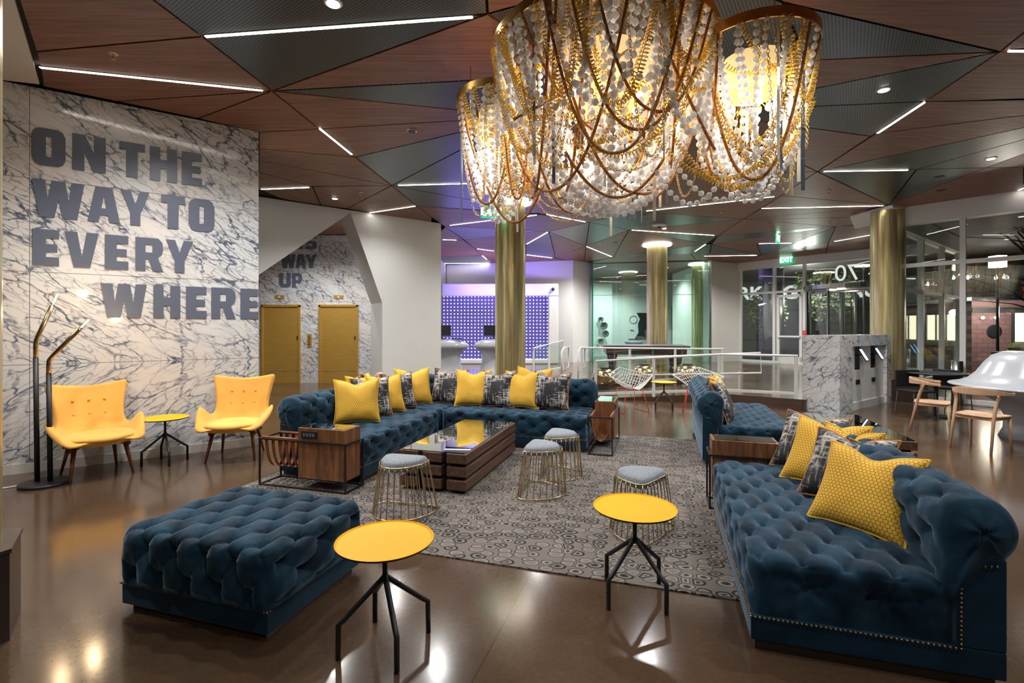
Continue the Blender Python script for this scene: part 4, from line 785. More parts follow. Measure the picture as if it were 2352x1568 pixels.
def sofa(name, L, lab, loc, rz, corner=False):
    o = empty(name, loc, rz); tag(o, lab, 'sofa', 'blue tufted velvet sofas')
    D = .955
    mb = MB(); mb.box((.02, .02, 0), (D-.03, L-.02, .05)); mb.build('plinth', M['dbrown'], o)
    mb = MB(); mb.box((0, 0, .05), (D, L, .165)); mb.box((.785, .0, .165), (D, L, .545)); mb.build('base', M['velvet_flat'], o, bevel=.006)
    me = tuft_box(.79, L-.02, .165, .425, .05, .18, .28, .050, off=(.0, .02), endsoft=.7); linkmesh('seat', me, M['velvet'], o, (.40, L/2, 0))
    back_mesh(L).build('backrest', M['velvet'], o, True)
    mb = MB(); z = .158
    nails(mb, [(.0, 0, z), (.0, L, z)])
    for y in (-.002, L+.002): nails(mb, [(0, y, z), (.80, y, z), (.80, y, .505), (.94, y, .52)])
    mb.build('nailhead_trim', M['nail'], o, True)
    if corner:
        b2 = back_mesh(.70); ob = b2.build('backrest', M['velvet'], o, True, loc=(0, .93-.93, 0)); ob.rotation_euler.z = PI/2; ob.location = (.70, 0, 0)
    return o
sofa('sofa', 1.80, 'nearest blue tufted velvet sofa with rolled back, cushions piled along it', fr(-1.61, 3.15), AV)
sofa('sofa', 1.93, 'blue velvet sofa facing the windows behind the walnut side table', fr(3.55, 4.13), AmV)
sofa('sofa', 1.74, 'blue velvet sofa behind the leather sling table, near the yellow chairs', fr(1.70, 0), AmV)
sofa('sofa', 1.89, 'blue velvet sofa across the back of the rug, before the brass column', fr(1.72, 1.89), AU)
sofa('corner_sofa', .90, 'blue velvet corner seat joining the two sofas under the cushions', fr(1.74, -.0), AU, True)
# ottoman
o = empty('ottoman', fr(-1.86, .49), AV); tag(o, 'large square blue tufted velvet ottoman on the bare floor', 'ottoman')
mb = MB(); mb.box((-.44, -.34, 0), (.44, .34, .04)); mb.build('plinth', M['dbrown'], o)
mb = MB(); mb.box((-.475, -.375, .04), (.475, .375, .155)); mb.build('base', M['velvet_flat'], o, bevel=.006)
linkmesh('cushion', tuft_box(.98, .78, .155, .43, .065, .19, .30, .066, .010), M['velvet'], o)
mb = MB(); nails(mb, [(-.477, -.377, .148), (.477, -.377, .148), (.477, .377, .148), (-.477, .377, .148), (-.477, -.377, .148)], .019, .006); mb.build('nailhead_trim', M['nail'], o, True)

# rug
rg = MB(); rg.box((-1.03, -1.18, 0), (3.45, 2.85, .008)); tag(rg.build('rug', M['rug'], loc=fr(0, 0), rz=AV), 'large grey and black pebble ring rug under the lounge seating', 'rug')

# ------------------------------------------------------------------ cushions
def cushion_mesh(pipe):
    N = 26; mb = MB(); idx = {}
    def pos(a, b_, sgn):
        x = a*(1-.10*(1-b_*b_)); z = b_*(1-.10*(1-a*a))
        z -= .20*math.exp(-(a/.38)**2)*smoothstep(-.5, 1, b_)
        y = sgn*.34*(max(0, (1-a**4)*(1-b_**4)))**.55*(1-.25*math.exp(-(a/.4)**2)*smoothstep(0, 1, b_))
        y += .02*noise.noise(Vector((a*3, b_*3, sgn)))
        return (x*.24, y*.24, z*.24+.24)
    for sgn in (-1, 1):
        g = [[None]*(N+1) for _ in range(N+1)]
        for i in range(N+1):
            for j in range(N+1):
                a = math.sin(PI/2*(2*i/N-1)); b_ = math.sin(PI/2*(2*j/N-1)); g[i][j] = len(mb.v); mb.v.append(pos(a, b_, sgn if 0 < i < N and 0 < j < N else 0))
        for i in range(N):
            for j in range(N): mb.f.append((g[i][j], g[i+1][j], g[i+1][j+1], g[i][j+1])); mb.mi.append(0)
    ring = []
    for k in range(4*N):
        s_, m_ = divmod(k, N); t = math.sin(PI/2*(2*m_/N-1)); a, b_ = ((t, -1), (1, t), (-t, 1), (-1, -t))[s_]; q = Vector(pos(a, b_, 0)); c = Vector((0, 0, .24)); ring.append(c+(q-c)*1.012)
    pb = MB(); pb.tube(ring, .0075, 6, True); return mb, pb
cm, cpb = cushion_mesh(0); CU = {}
for kd, fab, pip in (('y', 'yhex', 'ypipe'), ('b', 'bw', 'cord')):
    o = empty('cushion'); cm.build('cover', M[fab], o, True); cpb.build('piping', M[pip], o, True); CU[kd] = o
used = set()
def cushion(kd, pos, yaw, lab, tilt=.35, roll=0, s_=1.0, group='cushions on the sofas'):
    o = CU[kd] if kd not in used else copy_tree(CU[kd]); used.add(kd)
    o.location = pos; o.rotation_mode = 'XYZ'; o.rotation_euler = (Matrix.Rotation(yaw, 3, 'Z') @ Matrix.Rotation(-tilt, 3, 'X') @ Matrix.Rotation(roll, 3, 'Y')).to_euler(); o.scale = (s_,)*3
    tag(o, lab, 'cushion', group); return o
# local -Y faces outwards; yaw = direction
def face(dx, dy): return math.atan2(dy, dx)+PI/2
g1 = 'cushions on the left sofa'
SZ = .435
cushion('y', fr(.62, -.50, SZ), face(.35, -.94), 'big yellow honeycomb cushion standing above the walnut side table on the left', .25, 0, 1.02, g1)
cushion('b', fr(.98, -.52, SZ), face(.62, -.78), 'black and ivory cushion just behind the big yellow cushion on the left sofa', .28, 0, 1, g1)
cushion('y', fr(1.30, -.52, SZ), face(.66, -.75), 'yellow cushion between two black and ivory cushions on the left sofa', .28, 0, 1, g1)
cushion('b', fr(1.62, -.52, SZ), face(.70, -.70), 'black and ivory cushion next to the last yellow one in the sofa corner', .28, 0, 1, g1)
cushion('y', fr(2.0, -.52, SZ), face(.5, -.86), 'yellow cushion in the sofa corner in front of the folded white wall', .28, 0, 1.05, g1)
cushion('b', fr(.86, -.66, SZ+.03), face(.95, -.3), 'black cushion peeping out behind the big yellow cushion', .35, 0, .95, g1)
cushion('y', fr(1.12, -.68, SZ+.03), face(.95, -.3), 'yellow cushion corner showing behind the left black and ivory cushion', .35, 0, 1, g1)
cushion('b', fr(1.42, -.68, SZ+.03), face(.95, -.3), 'black cushion tip showing between yellow cushions on the left sofa', .35, 0, 1, g1)
g2 = 'cushions on the back sofa'; BV = face(-U.x, -U.y)
def vat(px, u):                                                   # v in the sofa frame under a picture column
    k = (px-CX)/F_PX; q = O+U*u; return (q.x-k*q.y)/(k*V.y-V.x)
for px, kd, dy, lab in ((1027, 'b', .1, 'black and ivory cushion leftmost on the back sofa'), (1084, 'y', 0, 'yellow cushion reflected in the glass coffee table'), (1140, 'b', .0, 'black and ivory cushion in front of the brass column on the back sofa'), (1196, 'y', 0, 'yellow cushion right of the brass column on the back sofa'), (1262, 'b', 0, 'black and ivory cushion rightmost on the back sofa')):
    cushion(kd, fr(2.12+dy, vat(px, 2.12+dy), SZ), BV+R.uniform(-.12, .12), lab, .28, R.uniform(-.04, .04), 1.03, g2)
cushion('y', fr(2.30, vat(1222, 2.30), SZ+.05), BV+.2, 'yellow cushion mostly hidden behind the rightmost black cushion', .2, .08, .98, g2)
g3 = 'cushions on the nearest sofa'
cushion('y', Vector((1.80, 2.60, SZ-.01)), face(-.86, -.50), 'largest yellow honeycomb cushion, nearest of all on the front sofa', .55, .02, .97, g3)
cushion('b', Vector((1.97, 3.00, SZ-.01)), face(-.88, -.47), 'black and ivory cushion with orange piping between two yellow ones on the front sofa', .55, 0, .98, g3)
cushion('y', Vector((2.05, 3.34, SZ-.01)), face(-.88, -.47), 'yellow cushion second from the near end of the front sofa', .52, 0, 1.0, g3)
cushion('b', Vector((2.14, 3.66, SZ-.01)), face(-.88, -.47), 'black and ivory cushion beside the walnut table on the front sofa', .52, 0, .98, g3)
cushion('y', Vector((2.17, 3.22, SZ+.0)), face(-.97, -.25), 'yellow cushion corner behind the front row leaning on the sofa back', .2, 0, .86, g3)
cushion('b', Vector((2.13, 2.93, SZ-.02)), face(-.97, -.25), 'black cushion with orange piping leaning behind the largest yellow cushion', .2, 0, .80, g3)
g4 = 'cushions on the far right sofa'
for u, v, kd, lab in ((1.95, 3.50, 'b', 'black and ivory cushion with orange piping nearest on the sofa facing the windows'), (2.25, 3.52, 'y', 'yellow cushion behind the black one on the sofa facing the windows'), (2.50, 3.52, 'b', 'black cushion almost hidden between yellow ones on the sofa facing the windows'), (2.72, 3.54, 'y', 'farthest yellow cushion on the sofa facing the windows')):
    cushion(kd, fr(u, v, SZ), face(V.x, V.y)-.25, lab, .38, 0, 1, g4)

# ------------------------------------------------------------------ tables, stools
def tray_table():
    o = empty('side_table'); mb = MB(); mb.lathe([(.02, .488), (.212, .488), (.224, .492), (.228, .502), (.222, .504), (.218, .498), (.02, .497)], 56); t = mb.build('tray', [M['yellow_top'], M['black']], o, True, ang=35)
    for p in t.data.polygons:
        if p.center.z < .4935 or (math.hypot(p.center.x, p.center.y) > .2245 and p.center.z < .5): p.material_index = 1
    MB().tube([(0, 0, .30), (0, 0, .49)], .012, 12).build('pole', M['black'], o, True)
    for i in range(4):
        a = i*PI/2; c, s_ = math.cos(a), math.sin(a); MB().tube([(0, 0, .335), (c*.012, s_*.012, .318), (c*.19, s_*.19, .168), (c*.21, s_*.21, .155), (c*.212, s_*.212, .0)], .0125, 10).build('leg', M['black'], o, True)
    return o
tt = tray_table()
for i, (x, y, rz, lab) in enumerate(((-.60, 2.325, math.atan2(-.1, -.188), 'nearest yellow round tray table in front of the ottoman corner'), (.685, 2.745, math.atan2(-.13, -.18), 'yellow round tray table standing at the rug edge before a wire stool'),
        (-3.85, 5.46, math.atan2(-.15, -.15), 'yellow round tray table between the two yellow armchairs'), (PX(1525, 9.05), 9.05, .5, 'yellow topped tray table between the two white wire chairs'))):
    o = tt if i == 0 else copy_tree(tt); o.location = (x, y, .0); o.rotation_euler.z = rz; tag(o, lab, 'side table', 'yellow tray tables')
def dpath(w_, d_, rc, n_=40):
    """D outline: flat side at y=0, bulging to -y"""
    raw = [Vector((-w_/2, 0)), Vector((w_/2, 0))]; pts = []
    for i in range(n_+1):
        a = PI*i/n_; pts.append(Vector((w_/2*math.cos(a), -d_*math.sin(a))))
    pts = [p for p in pts]
    fl = [Vector((-w_/2+w_*i/14, 0)) for i in range(1, 14)]
    P_ = pts+fl
    for _ in range(rc):
        P_ = [(P_[i-1]+P_[i]*2+P_[(i+1) % len(P_)])/4 for i in range(len(P_))]
    return P_
def even(P_, n_):
    L = [0]
    for i in range(len(P_)): L.append(L[-1]+(P_[(i+1) % len(P_)]-P_[i]).length)
    out = []; j = 0
    for k in range(n_):
        s_ = L[-1]*k/n_
        while L[j+1] < s_: j += 1
        out.append(P_[j].lerp(P_[(j+1) % len(P_)], (s_-L[j])/(L[j+1]-L[j])))
    return out
def wire_stool():
    o = empty('wire_stool'); n_ = 26
    top = even(dpath(.40, .31, 6), 52); bot = even(dpath(.56, .40, 8), 52); sh = Vector((0, .04))
    mb = MB(); 
    lv = [(.90, .365), (.99, .372), (1.0, .395), (.985, .425), (.90, .44), (.5, .445)]; c0 = Vector((0, -.13)); k = 0
    vs = []; fs_ = []
    for s_, z in lv:
        for p in top: q = c0+(p-c0)*s_*.97; vs.append((q.x, q.y, z))
    nn = len(top)
    for i in range(len(lv)-1):
        for j in range(nn): fs_.append((i*nn+j, i*nn+(j+1) % nn, (i+1)*nn+(j+1) % nn, (i+1)*nn+j))
    fs_.append(tuple(range(nn))); fs_.append(tuple((len(lv)-1)*nn+j for j in range(nn))); mb.add(vs, fs_); mb.build('cushion', M['grey_fab'], o, True, ang=50)
    MB().tube([(p.x, p.y, .405) for p in even(dpath(.412, .325, 6), 52)], .006, 6, True).build('top_ring', M['brass'], o, True)
    MB().tube([(p.x, p.y+sh.y, .0135) for p in bot], .006, 6, True).build('base_ring', M['brass'], o, True)
    ta = even(dpath(.412, .325, 6), n_); ba = even(dpath(.56, .40, 8), n_)
    for i in range(n_):
        a, b_ = ta[i], ba[i]; MB().tube([(a.x, a.y, .405), (a.x+(b_.x-a.x)*.12, a.y+(b_.y+sh.y-a.y)*.12, .36), (b_.x, b_.y+sh.y, .0135)], .0042, 5).build('rod', M['brass'], o, True)
    return o
ws0 = wire_stool()
for i, (c, rz, lab) in enumerate(((Vector((-.86, 4.10, 0)), AV+.05, 'grey topped brass wire stool left of the coffee table end'), (Vector((.14, 4.50, 0)), AV+PI/2, 'nearer grey topped brass wire stool right of the coffee table'),
        (Vector((.36, 5.02, 0)), AV+PI/2, 'farther grey topped brass wire stool in front of the back sofa'), (Vector((1.04, 3.52, 0)), AV-PI/2-.45, 'grey topped brass wire stool behind the yellow table at the rug edge'))):
    o = ws0 if i == 0 else copy_tree(ws0); o.location = (c.x, c.y, .008); o.rotation_euler.z = rz; tag(o, lab, 'stool', 'brass wire stools')
# coffee tables of stacked beams
def coffee():
    o = empty('coffee_table'); W_, L = .665, 1.55; bw = .19; H = [(.03, .12), (.15, .24), (.27, .358)]
    MB().box((.03, .08, 0), (W_-.03, L-.08, .265)).build('core', M['black'], o)
    rr_ = random.Random(3)
    for z0, z1 in H:
        for k in range(3):
            x0 = k*(W_-bw)/2; e0, e1 = rr_.uniform(-.008, .008), rr_.uniform(-.008, .008)
            if z0 > .2 and k == 1: MB().box((x0, e0, z0), (x0+bw, .22, z1)).build('beam', M['beam'], o, bevel=.006); MB().box((x0, L-.22, z0), (x0+bw, L+e1, z1)).build('beam', M['beam'], o, bevel=.006)
            else: MB().box((x0, e0, z0), (x0+bw, L+e1, z1)).build('beam', M['beam'], o, bevel=.006)
    MB().box((.02, .015, .359), (W_-.02, L-.015, .368)).build('glass_top', M['glass_table'], o); return o
ct = coffee(); q = Vector((-1.047, 4.57, .008)); ct.location = q; ct.rotation_euler.z = AV; tag(ct, 'stacked reclaimed beam coffee table with glass top at the centre of the rug', 'coffee table', 'beam coffee tables')
c2 = copy_tree(ct); c2.location = fr(1.75, 4.53, 0); tag(c2, 'stacked beam coffee table with glass top beyond the nearest sofa', 'coffee table')
# sling side tables
def sling():
    o = empty('sling_table'); L, W_, H = .95, .27, .44; t = .014
    mb = MB()
    for x in (0, L):
        for y in (0, W_): mb.bar((x, y, 0), (x, y, H), t)
    for z in (t/2, H):
        for y in (0, W_): mb.bar((-t/2, y, z), (L+t/2, y, z), t)
        for x in (0, L): mb.bar((x, 0, z), (x, W_, z), t)
    mb.build('frame', M['black'], o)
    mb = MB(); mb.box((.43, .012, .10), (.93, W_-.012, .565)); bx = mb.build('box', M['walnut'], o, bevel=.003); MB().box((.45, .03, .565), (.91, W_-.03, .569)).build('glass_inset', M['glass_table'], bx)
    MB().box((.47, .004, .475), (.64, .012, .535)).build('outlet', M['black'], bx)
    for k in range(4): MB().box((.492+.034*k, .001, .49), (.516+.034*k, .004, .52)).build('socket', M['letters'], bx)
    for y in (.02, W_-.02): MB().tube([(.02, y, H+.012), (.43, y, H+.012)], .012, 10).build('rod', M['leather'], o, True)
    for k in range(5):
        x = .06+k*.075; pts = [(x, .02+(W_-.04)*.5*(1-math.cos(PI*i/14)), H+.012-.30*math.sin(PI*i/14)) for i in range(15)]
        mb = MB(); vs = []
        for p in pts: vs += [(p[0]-.017, p[1], p[2]), (p[0]+.017, p[1], p[2])]
        mb.add(vs, [(2*i, 2*i+1, 2*i+3, 2*i+2) for i in range(14)]); s_ = mb.build('strap', M['leather'], o, True); s_.modifiers.new('thick', 'SOLIDIFY').thickness = .003
    MB().tube([(.6, .1, .1), (.6, .1, .03), (.66, .12, .016), (.7, .08, .03)], .004, 6).build('cable', M['black'], o); return o
sg = sling(); sg.location = fr(-.353, -.905, .008); sg.rotation_euler.z = AV; tag(sg, 'walnut box and leather sling side table in black frame beside the left sofa', 'side table', 'sling side tables')
s2 = copy_tree(sg); s2.location = fr(1.667, 2.20, .008); s2.rotation_euler.z = AU; tag(s2, 'walnut box and leather sling table at the right end of the back sofa', 'side table')
s3 = copy_tree(sg); s3.location = fr(.50, 4.08, .008); s3.rotation_euler.z = AmV; tag(s3, 'walnut side table with glass inset between the two right hand sofas', 'side table')

# ------------------------------------------------------------------ yellow armchairs
def armchair():
    o = empty('armchair')                                          # faces local -Y
    # rows from the seat front to the top of the back: (y, z, half width, curl height, curl lean)
    rows = [(-.36, .375, .29, .00), (-.34, .375, .32, .015), (-.24, .365, .335, .08), (-.10, .355, .345, .18), (.04, .35, .345, .27), (.13, .36, .34, .25), (.20, .43, .30, .07), (.235, .52, .275, .055), (.275, .64, .28, .06), (.31, .75, .30, .065), (.335, .85, .325, .06), (.34, .905, .33, .05)]
    nx = 16; mb = MB(); g = []
    for ri, (y, z, w_, cu) in enumerate(rows):
        if ri < len(rows)-1: ty, tz = rows[ri+1][0]-y, rows[ri+1][1]-z
        L = math.hypot(ty, tz); ny_, nz_ = -tz/L, ty/L             # normal into the seat
        r_ = []
        for i in range(nx+1):
            a = 2*i/nx-1; e_ = max(0, (abs(a)-.60)/.40)
            h = cu*e_**1.3; x = a*w_*(1+.14*e_*(1 if ri in (3, 4, 5) else .2)); zz = z+nz_*h; yy = y+ny_*h*.9
            if ri == 0: yy += .05*a*a; zz -= .01
            if ri >= 10: zz += (.045*abs(a)**1.6-.02)*(1 if ri == 11 else .5)
            r_.append(len(mb.v)); mb.v.append((x, yy, zz))
        g.append(r_)
    for r0, r1 in zip(g, g[1:]):
        for i in range(nx): mb.f.append((r0[i], r0[i+1], r1[i+1], r1[i])); mb.mi.append(0)
    s_ = mb.build('shell', M['yellow_fab'], o, True); md = s_.modifiers.new('t', 'SOLIDIFY'); md.thickness = .07; md.offset = 0; md2 = s_.modifiers.new('s', 'SUBSURF'); md2.levels = 2; md2.render_levels = 2
    sp_ = MB(); vs = []; fs_ = []; n_ = 20
    for i in range(n_+1):
        for j in range(n_+1):
            a, b_ = 2*i/n_-1, 2*j/n_-1; a2, b2 = a*math.sqrt(1-b_*b_/2), b_*math.sqrt(1-a*a/2); r2 = a2*a2+b2*b2; vs.append((a2*.325, -.09+b2*.285-.03*(1-a2*a2), .405+.055*max(0, 1-r2)**.45))
    sp_.add(vs, [(i*(n_+1)+j, (i+1)*(n_+1)+j, (i+1)*(n_+1)+j+1, i*(n_+1)+j+1) for i in range(n_) for j in range(n_)]); sc_ = sp_.build('seat_cushion', M['yellow_fab'], o, True); sc_.modifiers.new('t', 'SOLIDIFY').thickness = .05
    for k in range(6):
        x = (-.13, 0, .13)[k % 3]; z, y = ((.60, .262), (.74, .296))[k//3]; MB().ball((x, y-.040, z), .013, 8, 5, sc_=(1, .5, 1)).build('button', M['ypipe'], o, True)
    mb = MB(); mb.tube([(-.24, -.16, .30), (-.10, -.05, .33), (.10, .10, .33), (.22, .18, .29)], .02, 8); mb.tube([(.24, -.16, .30), (.10, -.05, .33), (-.10, .10, .33), (-.22, .18, .29)], .02, 8); mb.build('underframe', M['leg_wood'], o, True)
    for sx_ in (-1, 1):
        MB().tube([(sx_*.20, -.14, .335), (sx_*.25, -.23, .0)], [.024, .011], 10).build('leg', M['leg_wood'], o, True); MB().tube([(sx_*.18, .14, .32), (sx_*.23, .24, .0)], [.022, .011], 10).build('leg', M['leg_wood'], o, True)
    return o
ac = armchair(); ac.location = (-4.26, 5.04, 0); ac.rotation_euler.z = face(.80, -.60); tag(ac, 'yellow felt armchair on wooden legs beside the floor lamp', 'armchair', 'yellow wing armchairs')
a2 = copy_tree(ac); a2.location = (-3.20, 5.72, 0); a2.rotation_euler.z = face(.22, -.97); tag(a2, 'yellow felt armchair at the end of the marble wall by the elevators', 'armchair')

# floor lamp
o = empty('floor_lamp', (-4.47, 4.71, 0)); tag(o, 'black and brass twin stem floor lamp with bare tube bulbs', 'floor lamp')
MB().lathe([(.19, 0), (.195, .008), (.195, .024), (.18, .03)], 40).build('base', M['black'], o, True)
for x0, zb, zk, tip, bt_ in ((-.09, 1.21, 1.37, (.04, .03, 1.71), (.055, .03, 1.83)), (.035, 1.06, 1.19, (.36, -.03, 1.49), (.49, -.04, 1.575))):
    xb = x0; s_ = MB(); s_.tube([(x0+.015, 0, .03), (x0, 0, zb)], .021, 12); st = s_.build('stem', M['black'], o, True)
    kx = x0; q = Vector((kx, 0, zk)); tp = Vector(tip); d = (tp-q).normalized()
    MB().tube([(x0, 0, zb), (kx, 0, zk-.035), tuple(q+Vector((0, 0, -.008))+d*.006), tuple(q+d*.04), tuple(tp)], .0195, 12).build('brass_arm', M['brass'], o, True)
    b_ = MB(); b_.tube([tuple(tp), tuple(tp+d*.02), tuple(tp+d*.11), tuple(tp+d*.13)], [.017, .017, .016, .006], 10); b_.build('bulb', M['glass'], o, True)
    b_ = MB(); b_.tube([tuple(tp+d*.02), tuple(tp+d*.12)], .006, 6); b_.build('filament', M['bulb'], o); lamp('lamp_glow', 'POINT', o.location+tp+d*.2, 3, (1, .7, .4), .03)
cb_ = MB(); cb_.tube([(-4.6, 4.68, .01), (-4.8, 4.5, .01), (-4.75, 4.3, .01), (-4.55, 4.35, .012), (-4.7, 4.15, .01), (-4.45, 4.0, .01)], .006, 6); tag(cb_.build('power_cable', M['white'], smooth=True), 'white power cable lying on the floor behind the floor lamp', 'cable')

# ------------------------------------------------------------------ white wire chairs with red legs
def wire_chair():
    o = empty('wire_chair'); N = 14; mb = MB(); g = {}            # faces -Y
    for i in range(N+1):
        for j in range(N+1):
            p, q = 2*i/N-1, 2*j/N-1; x = (p-q)/2; y = (p+q)/2; r_ = 1
            k = 1/(max(abs(p), abs(q))+1e-9); rad = math.hypot(x, y); t = max(abs(p), abs(q)); nrm = (rad/(t+1e-9)) if t > 0 else 1
            rr_ = .72+.28*nrm; x *= 1/ (nrm*.5+.5) if t > 0 else 1; y *= 1/(nrm*.5+.5) if t > 0 else 1
            X = x*.43*(1-.25*max(0, -y)); Y = y*.30+(.06*max(0, y))-.06*abs(x); Zz = .40+.36*max(0, y)**1.3+.24*abs(x)**1.5+.02*max(0, -y)
            g[i, j] = len(mb.v); mb.v.append((X, Y, Zz))
    for i in range(N):
        for j in range(N): mb.f.append((g[i, j], g[i+1, j], g[i+1, j+1], g[i, j+1])); mb.mi.append(0)
    s_ = mb.build('wire_shell', M['white'], o); md = s_.modifiers.new('w', 'WIREFRAME'); md.thickness = .009; md.use_boundary = True
    rim = [g[i, 0] for i in range(N)]+[g[N, j] for j in range(N)]+[g[i, N] for i in range(N, 0, -1)]+[g[0, j] for j in range(N, 0, -1)]
    MB().tube([mb.v[k] for k in rim], .008, 6, True).build('rim', M['white'], o, True)
    mb = MB()
    for sx_ in (-1, 1): mb.tube([(sx_*.17, -.16, .40), (sx_*.24, -.26, .01), (sx_*.24, .24, .01), (sx_*.17, .12, .41)], .007, 6)
    mb.tube([(-.17, -.16, .40), (.17, -.16, .40)], .007, 6); mb.tube([(-.17, .12, .41), (.17, .12, .41)], .007, 6); mb.build('red_base', M['red'], o, True); return o
wc_ = wire_chair(); wc_.location = (PX(1446, 8.85), 8.85, 0); wc_.rotation_euler.z = face(.28, -.96); tag(wc_, 'white wire diamond chair with red legs right of the back sofa', 'chair', 'white wire diamond chairs')
w2 = copy_tree(wc_); w2.location = (PX(1603, 8.85), 8.85, 0); w2.rotation_euler.z = face(-.40, -.92); tag(w2, 'white wire diamond chair with red legs behind the far sofa roll', 'chair')

# ------------------------------------------------------------------ pale wooden chairs and sculpted table
def wood_chair():
    o = empty('wooden_chair')                                      # faces -Y
    mb = MB(); n_ = 12; vs = []; 
    for i in range(n_+1):
        for j in range(n_+1):
            a, b_ = 2*i/n_-1, 2*j/n_-1; w_ = .215-.02*b_; k = (1-.10*abs(a)**4*abs(b_)**4); vs.append((a*w_*k, b_*.20*k, .435-.012*(1-a*a)*(1-b_*b_)))
    mb.add(vs, [(i*(n_+1)+j, (i+1)*(n_+1)+j, (i+1)*(n_+1)+j+1, i*(n_+1)+j+1) for i in range(n_) for j in range(n_)]); s_ = mb.build('seat', M['oak'], o, True); md = s_.modifiers.new('t', 'SOLIDIFY'); md.thickness = .018; md.offset = -1
    mb = MB(); mb.box((-.19, -.17, .38), (.19, -.145, .415)); mb.box((-.19, .15, .38), (.19, .175, .415)); mb.box((-.20, -.17, .385), (-.175, .17, .415)); mb.box((.175, -.17, .385), (.20, .17, .415)); mb.build('seat_rail', M['oak'], o)
    for sx_ in (-1, 1):
        MB().tube([(sx_*.19, -.17, .42), (sx_*.20, -.20, 0)], [.019, .014], 12).build('leg', M['oak'], o, True)
        MB().tube([(sx_*.22, .12, .68), (sx_*.215, .10, .655), (sx_*.20, .12, .60), (sx_*.195, .17, .40), (sx_*.205, .25, 0)], [.014, .016, .018, .018, .014], 12).build('leg', M['oak'], o, True)
    mb = MB(); vs = []; n2 = 24
    for i in range(n2+1):
        a = PI*(i/n2)*1.12-PI*.06; x = .275*math.cos(a); y = -.04+.29*math.sin(a); hz = .018+.028*math.sin(max(0, min(PI, a)))**2; zc = .70+.03*math.sin(max(0, min(PI, a))); c_, s2_ = math.cos(a), math.sin(a)
        for dx, dz in ((-.011, -hz), (.011, -hz), (.011, hz), (-.011, hz)): vs.append((x+c_*dx, y+s2_*dx, zc+dz))
    fs_ = [(4*i+k, 4*i+(k+1) % 4, 4*i+4+(k+1) % 4, 4*i+4+k) for i in range(n2) for k in range(4)]+[(0, 1, 2, 3), (4*n2+3, 4*n2+2, 4*n2+1, 4*n2)]
    mb.add(vs, fs_).build('backrest', M['oak'], o, True, ang=40, bevel=.004); return o
wd = wood_chair(); wd.location = (5.81, 6.09, 0); wd.rotation_euler.z = face(.93, .37); tag(wd, 'pale oak armchair with curved back nearest the white sculpted table', 'chair', 'pale oak chairs')
w3 = copy_tree(wd); w3.location = (6.08, 7.12, 0); w3.rotation_euler.z = face(.75, -.66); tag(w3, 'pale oak armchair with curved back between kiosk and white table', 'chair')
o = empty('sculpted_table', (7.1, 6.6, 0)); tag(o, 'large glossy white sculpted table with a hump at the window side', 'table')
MB().lathe([(.42, 0), (.37, .12), (.36, .3), (.45, .48), (.68, .62), (.90, .68), (.95, .70), (.94, .715), (.86, .73), (.74, .78), (.64, .88), (.56, 1.02), (.48, 1.12), (.36, 1.17), (.2, 1.165), (.03, 1.15)], 64).build('shell', M['gloss_white'], o, True)
MB().box((-.06, -.04, 0), (.06, .04, .008)).build('outlet_plate', M['steel'], o, loc=(-.47, -.42, .93)).rotation_euler = (1.0, -.2, -.8)
o = empty('cafe_table', (PX(2150, 8.3), 8.3, 0)); tag(o, 'dark round cafe table behind the pale oak chairs', 'table'); MB().lathe([(.45, .72), (.46, .74), (.4, .745)], 36).build('top', M['black'], o, True); MB().tube([(0, 0, 0), (0, 0, .72)], .03, 10).build('pole', M['black'], o); MB().lathe([(.22, 0), (.2, .02)], 24).build('base', M['black'], o)
for i, (dx, dy) in enumerate(((-.42, -.1), (.5, .25))):
    o = empty('cafe_chair', (PX(2150, 8.3)+dx, 8.3+dy, 0), i*2.0); tag(o, ('black cafe chair with chrome legs left of the dark table', 'black cafe chair with chrome legs right of the dark table')[i], 'chair', 'black cafe chairs')
    MB().box((-.2, -.2, .43), (.2, .2, .46)).build('seat', M['black'], o, bevel=.01); MB().box((-.2, .17, .5), (.2, .2, .78)).build('backrest', M['black'], o, bevel=.01)
    for a in (-1, 1):
        for b_ in (-1, 1): MB().tube([(a*.17, b_*.17, .43), (a*.2, b_*.2, 0)], .01, 8).build('leg', M['steel'], o)
o = empty('planter', (PX(2165, 9.3)+.5, 9.55, 0)); tag(o, 'chrome cylinder stand by the near window', 'stand'); MB().lathe([(.09, 0), (.09, .85)], 20).build('body', M['steel'], o, True)

# ------------------------------------------------------------------ chandelier
ch = empty('chandelier', (.73, 4.0, 0)); tag(ch, 'huge three ring chandelier draped with white beads, ropes and chains', 'chandelier')
RG = [((0, 0, 3.72), .88, 2.40, 48), ((-.84, .5, 3.56), .38, 2.50, 14), ((1.08, -.30, 3.60), .43, 2.46, 17)]
def cat(p0, p1, sag, n_=26, ex=2.4):
    out = []
    for i in range(n_+1):
        t = i/n_; q = Vector(p0).lerp(Vector(p1), .5-.5*math.copysign(abs(2*t-1)**.8, 1-2*t) if False else t); q.z -= sag*(1-abs(2*t-1)**ex); out.append(q)
    return out
def resample(P_, d):
    out = [P_[0]]; acc = 0; 
    for i in range(1, len(P_)):
        a, b_ = P_[i-1], P_[i]; L = (b_-a).length; t = d-acc
        while t <= L: out.append(a.lerp(b_, t/L)); t += d
        acc = L-(t-d)
    return out
def beads(P_, r_=.021):
    mb = MB(); q = resample(P_, r_*2.75)
    for p in q: mb.ball(p, r_, 10, 6)
    if len(P_) > 1: mb.tube(P_, .0022, 4)
    mb.build('bead_string', M['bead'], ch, True)
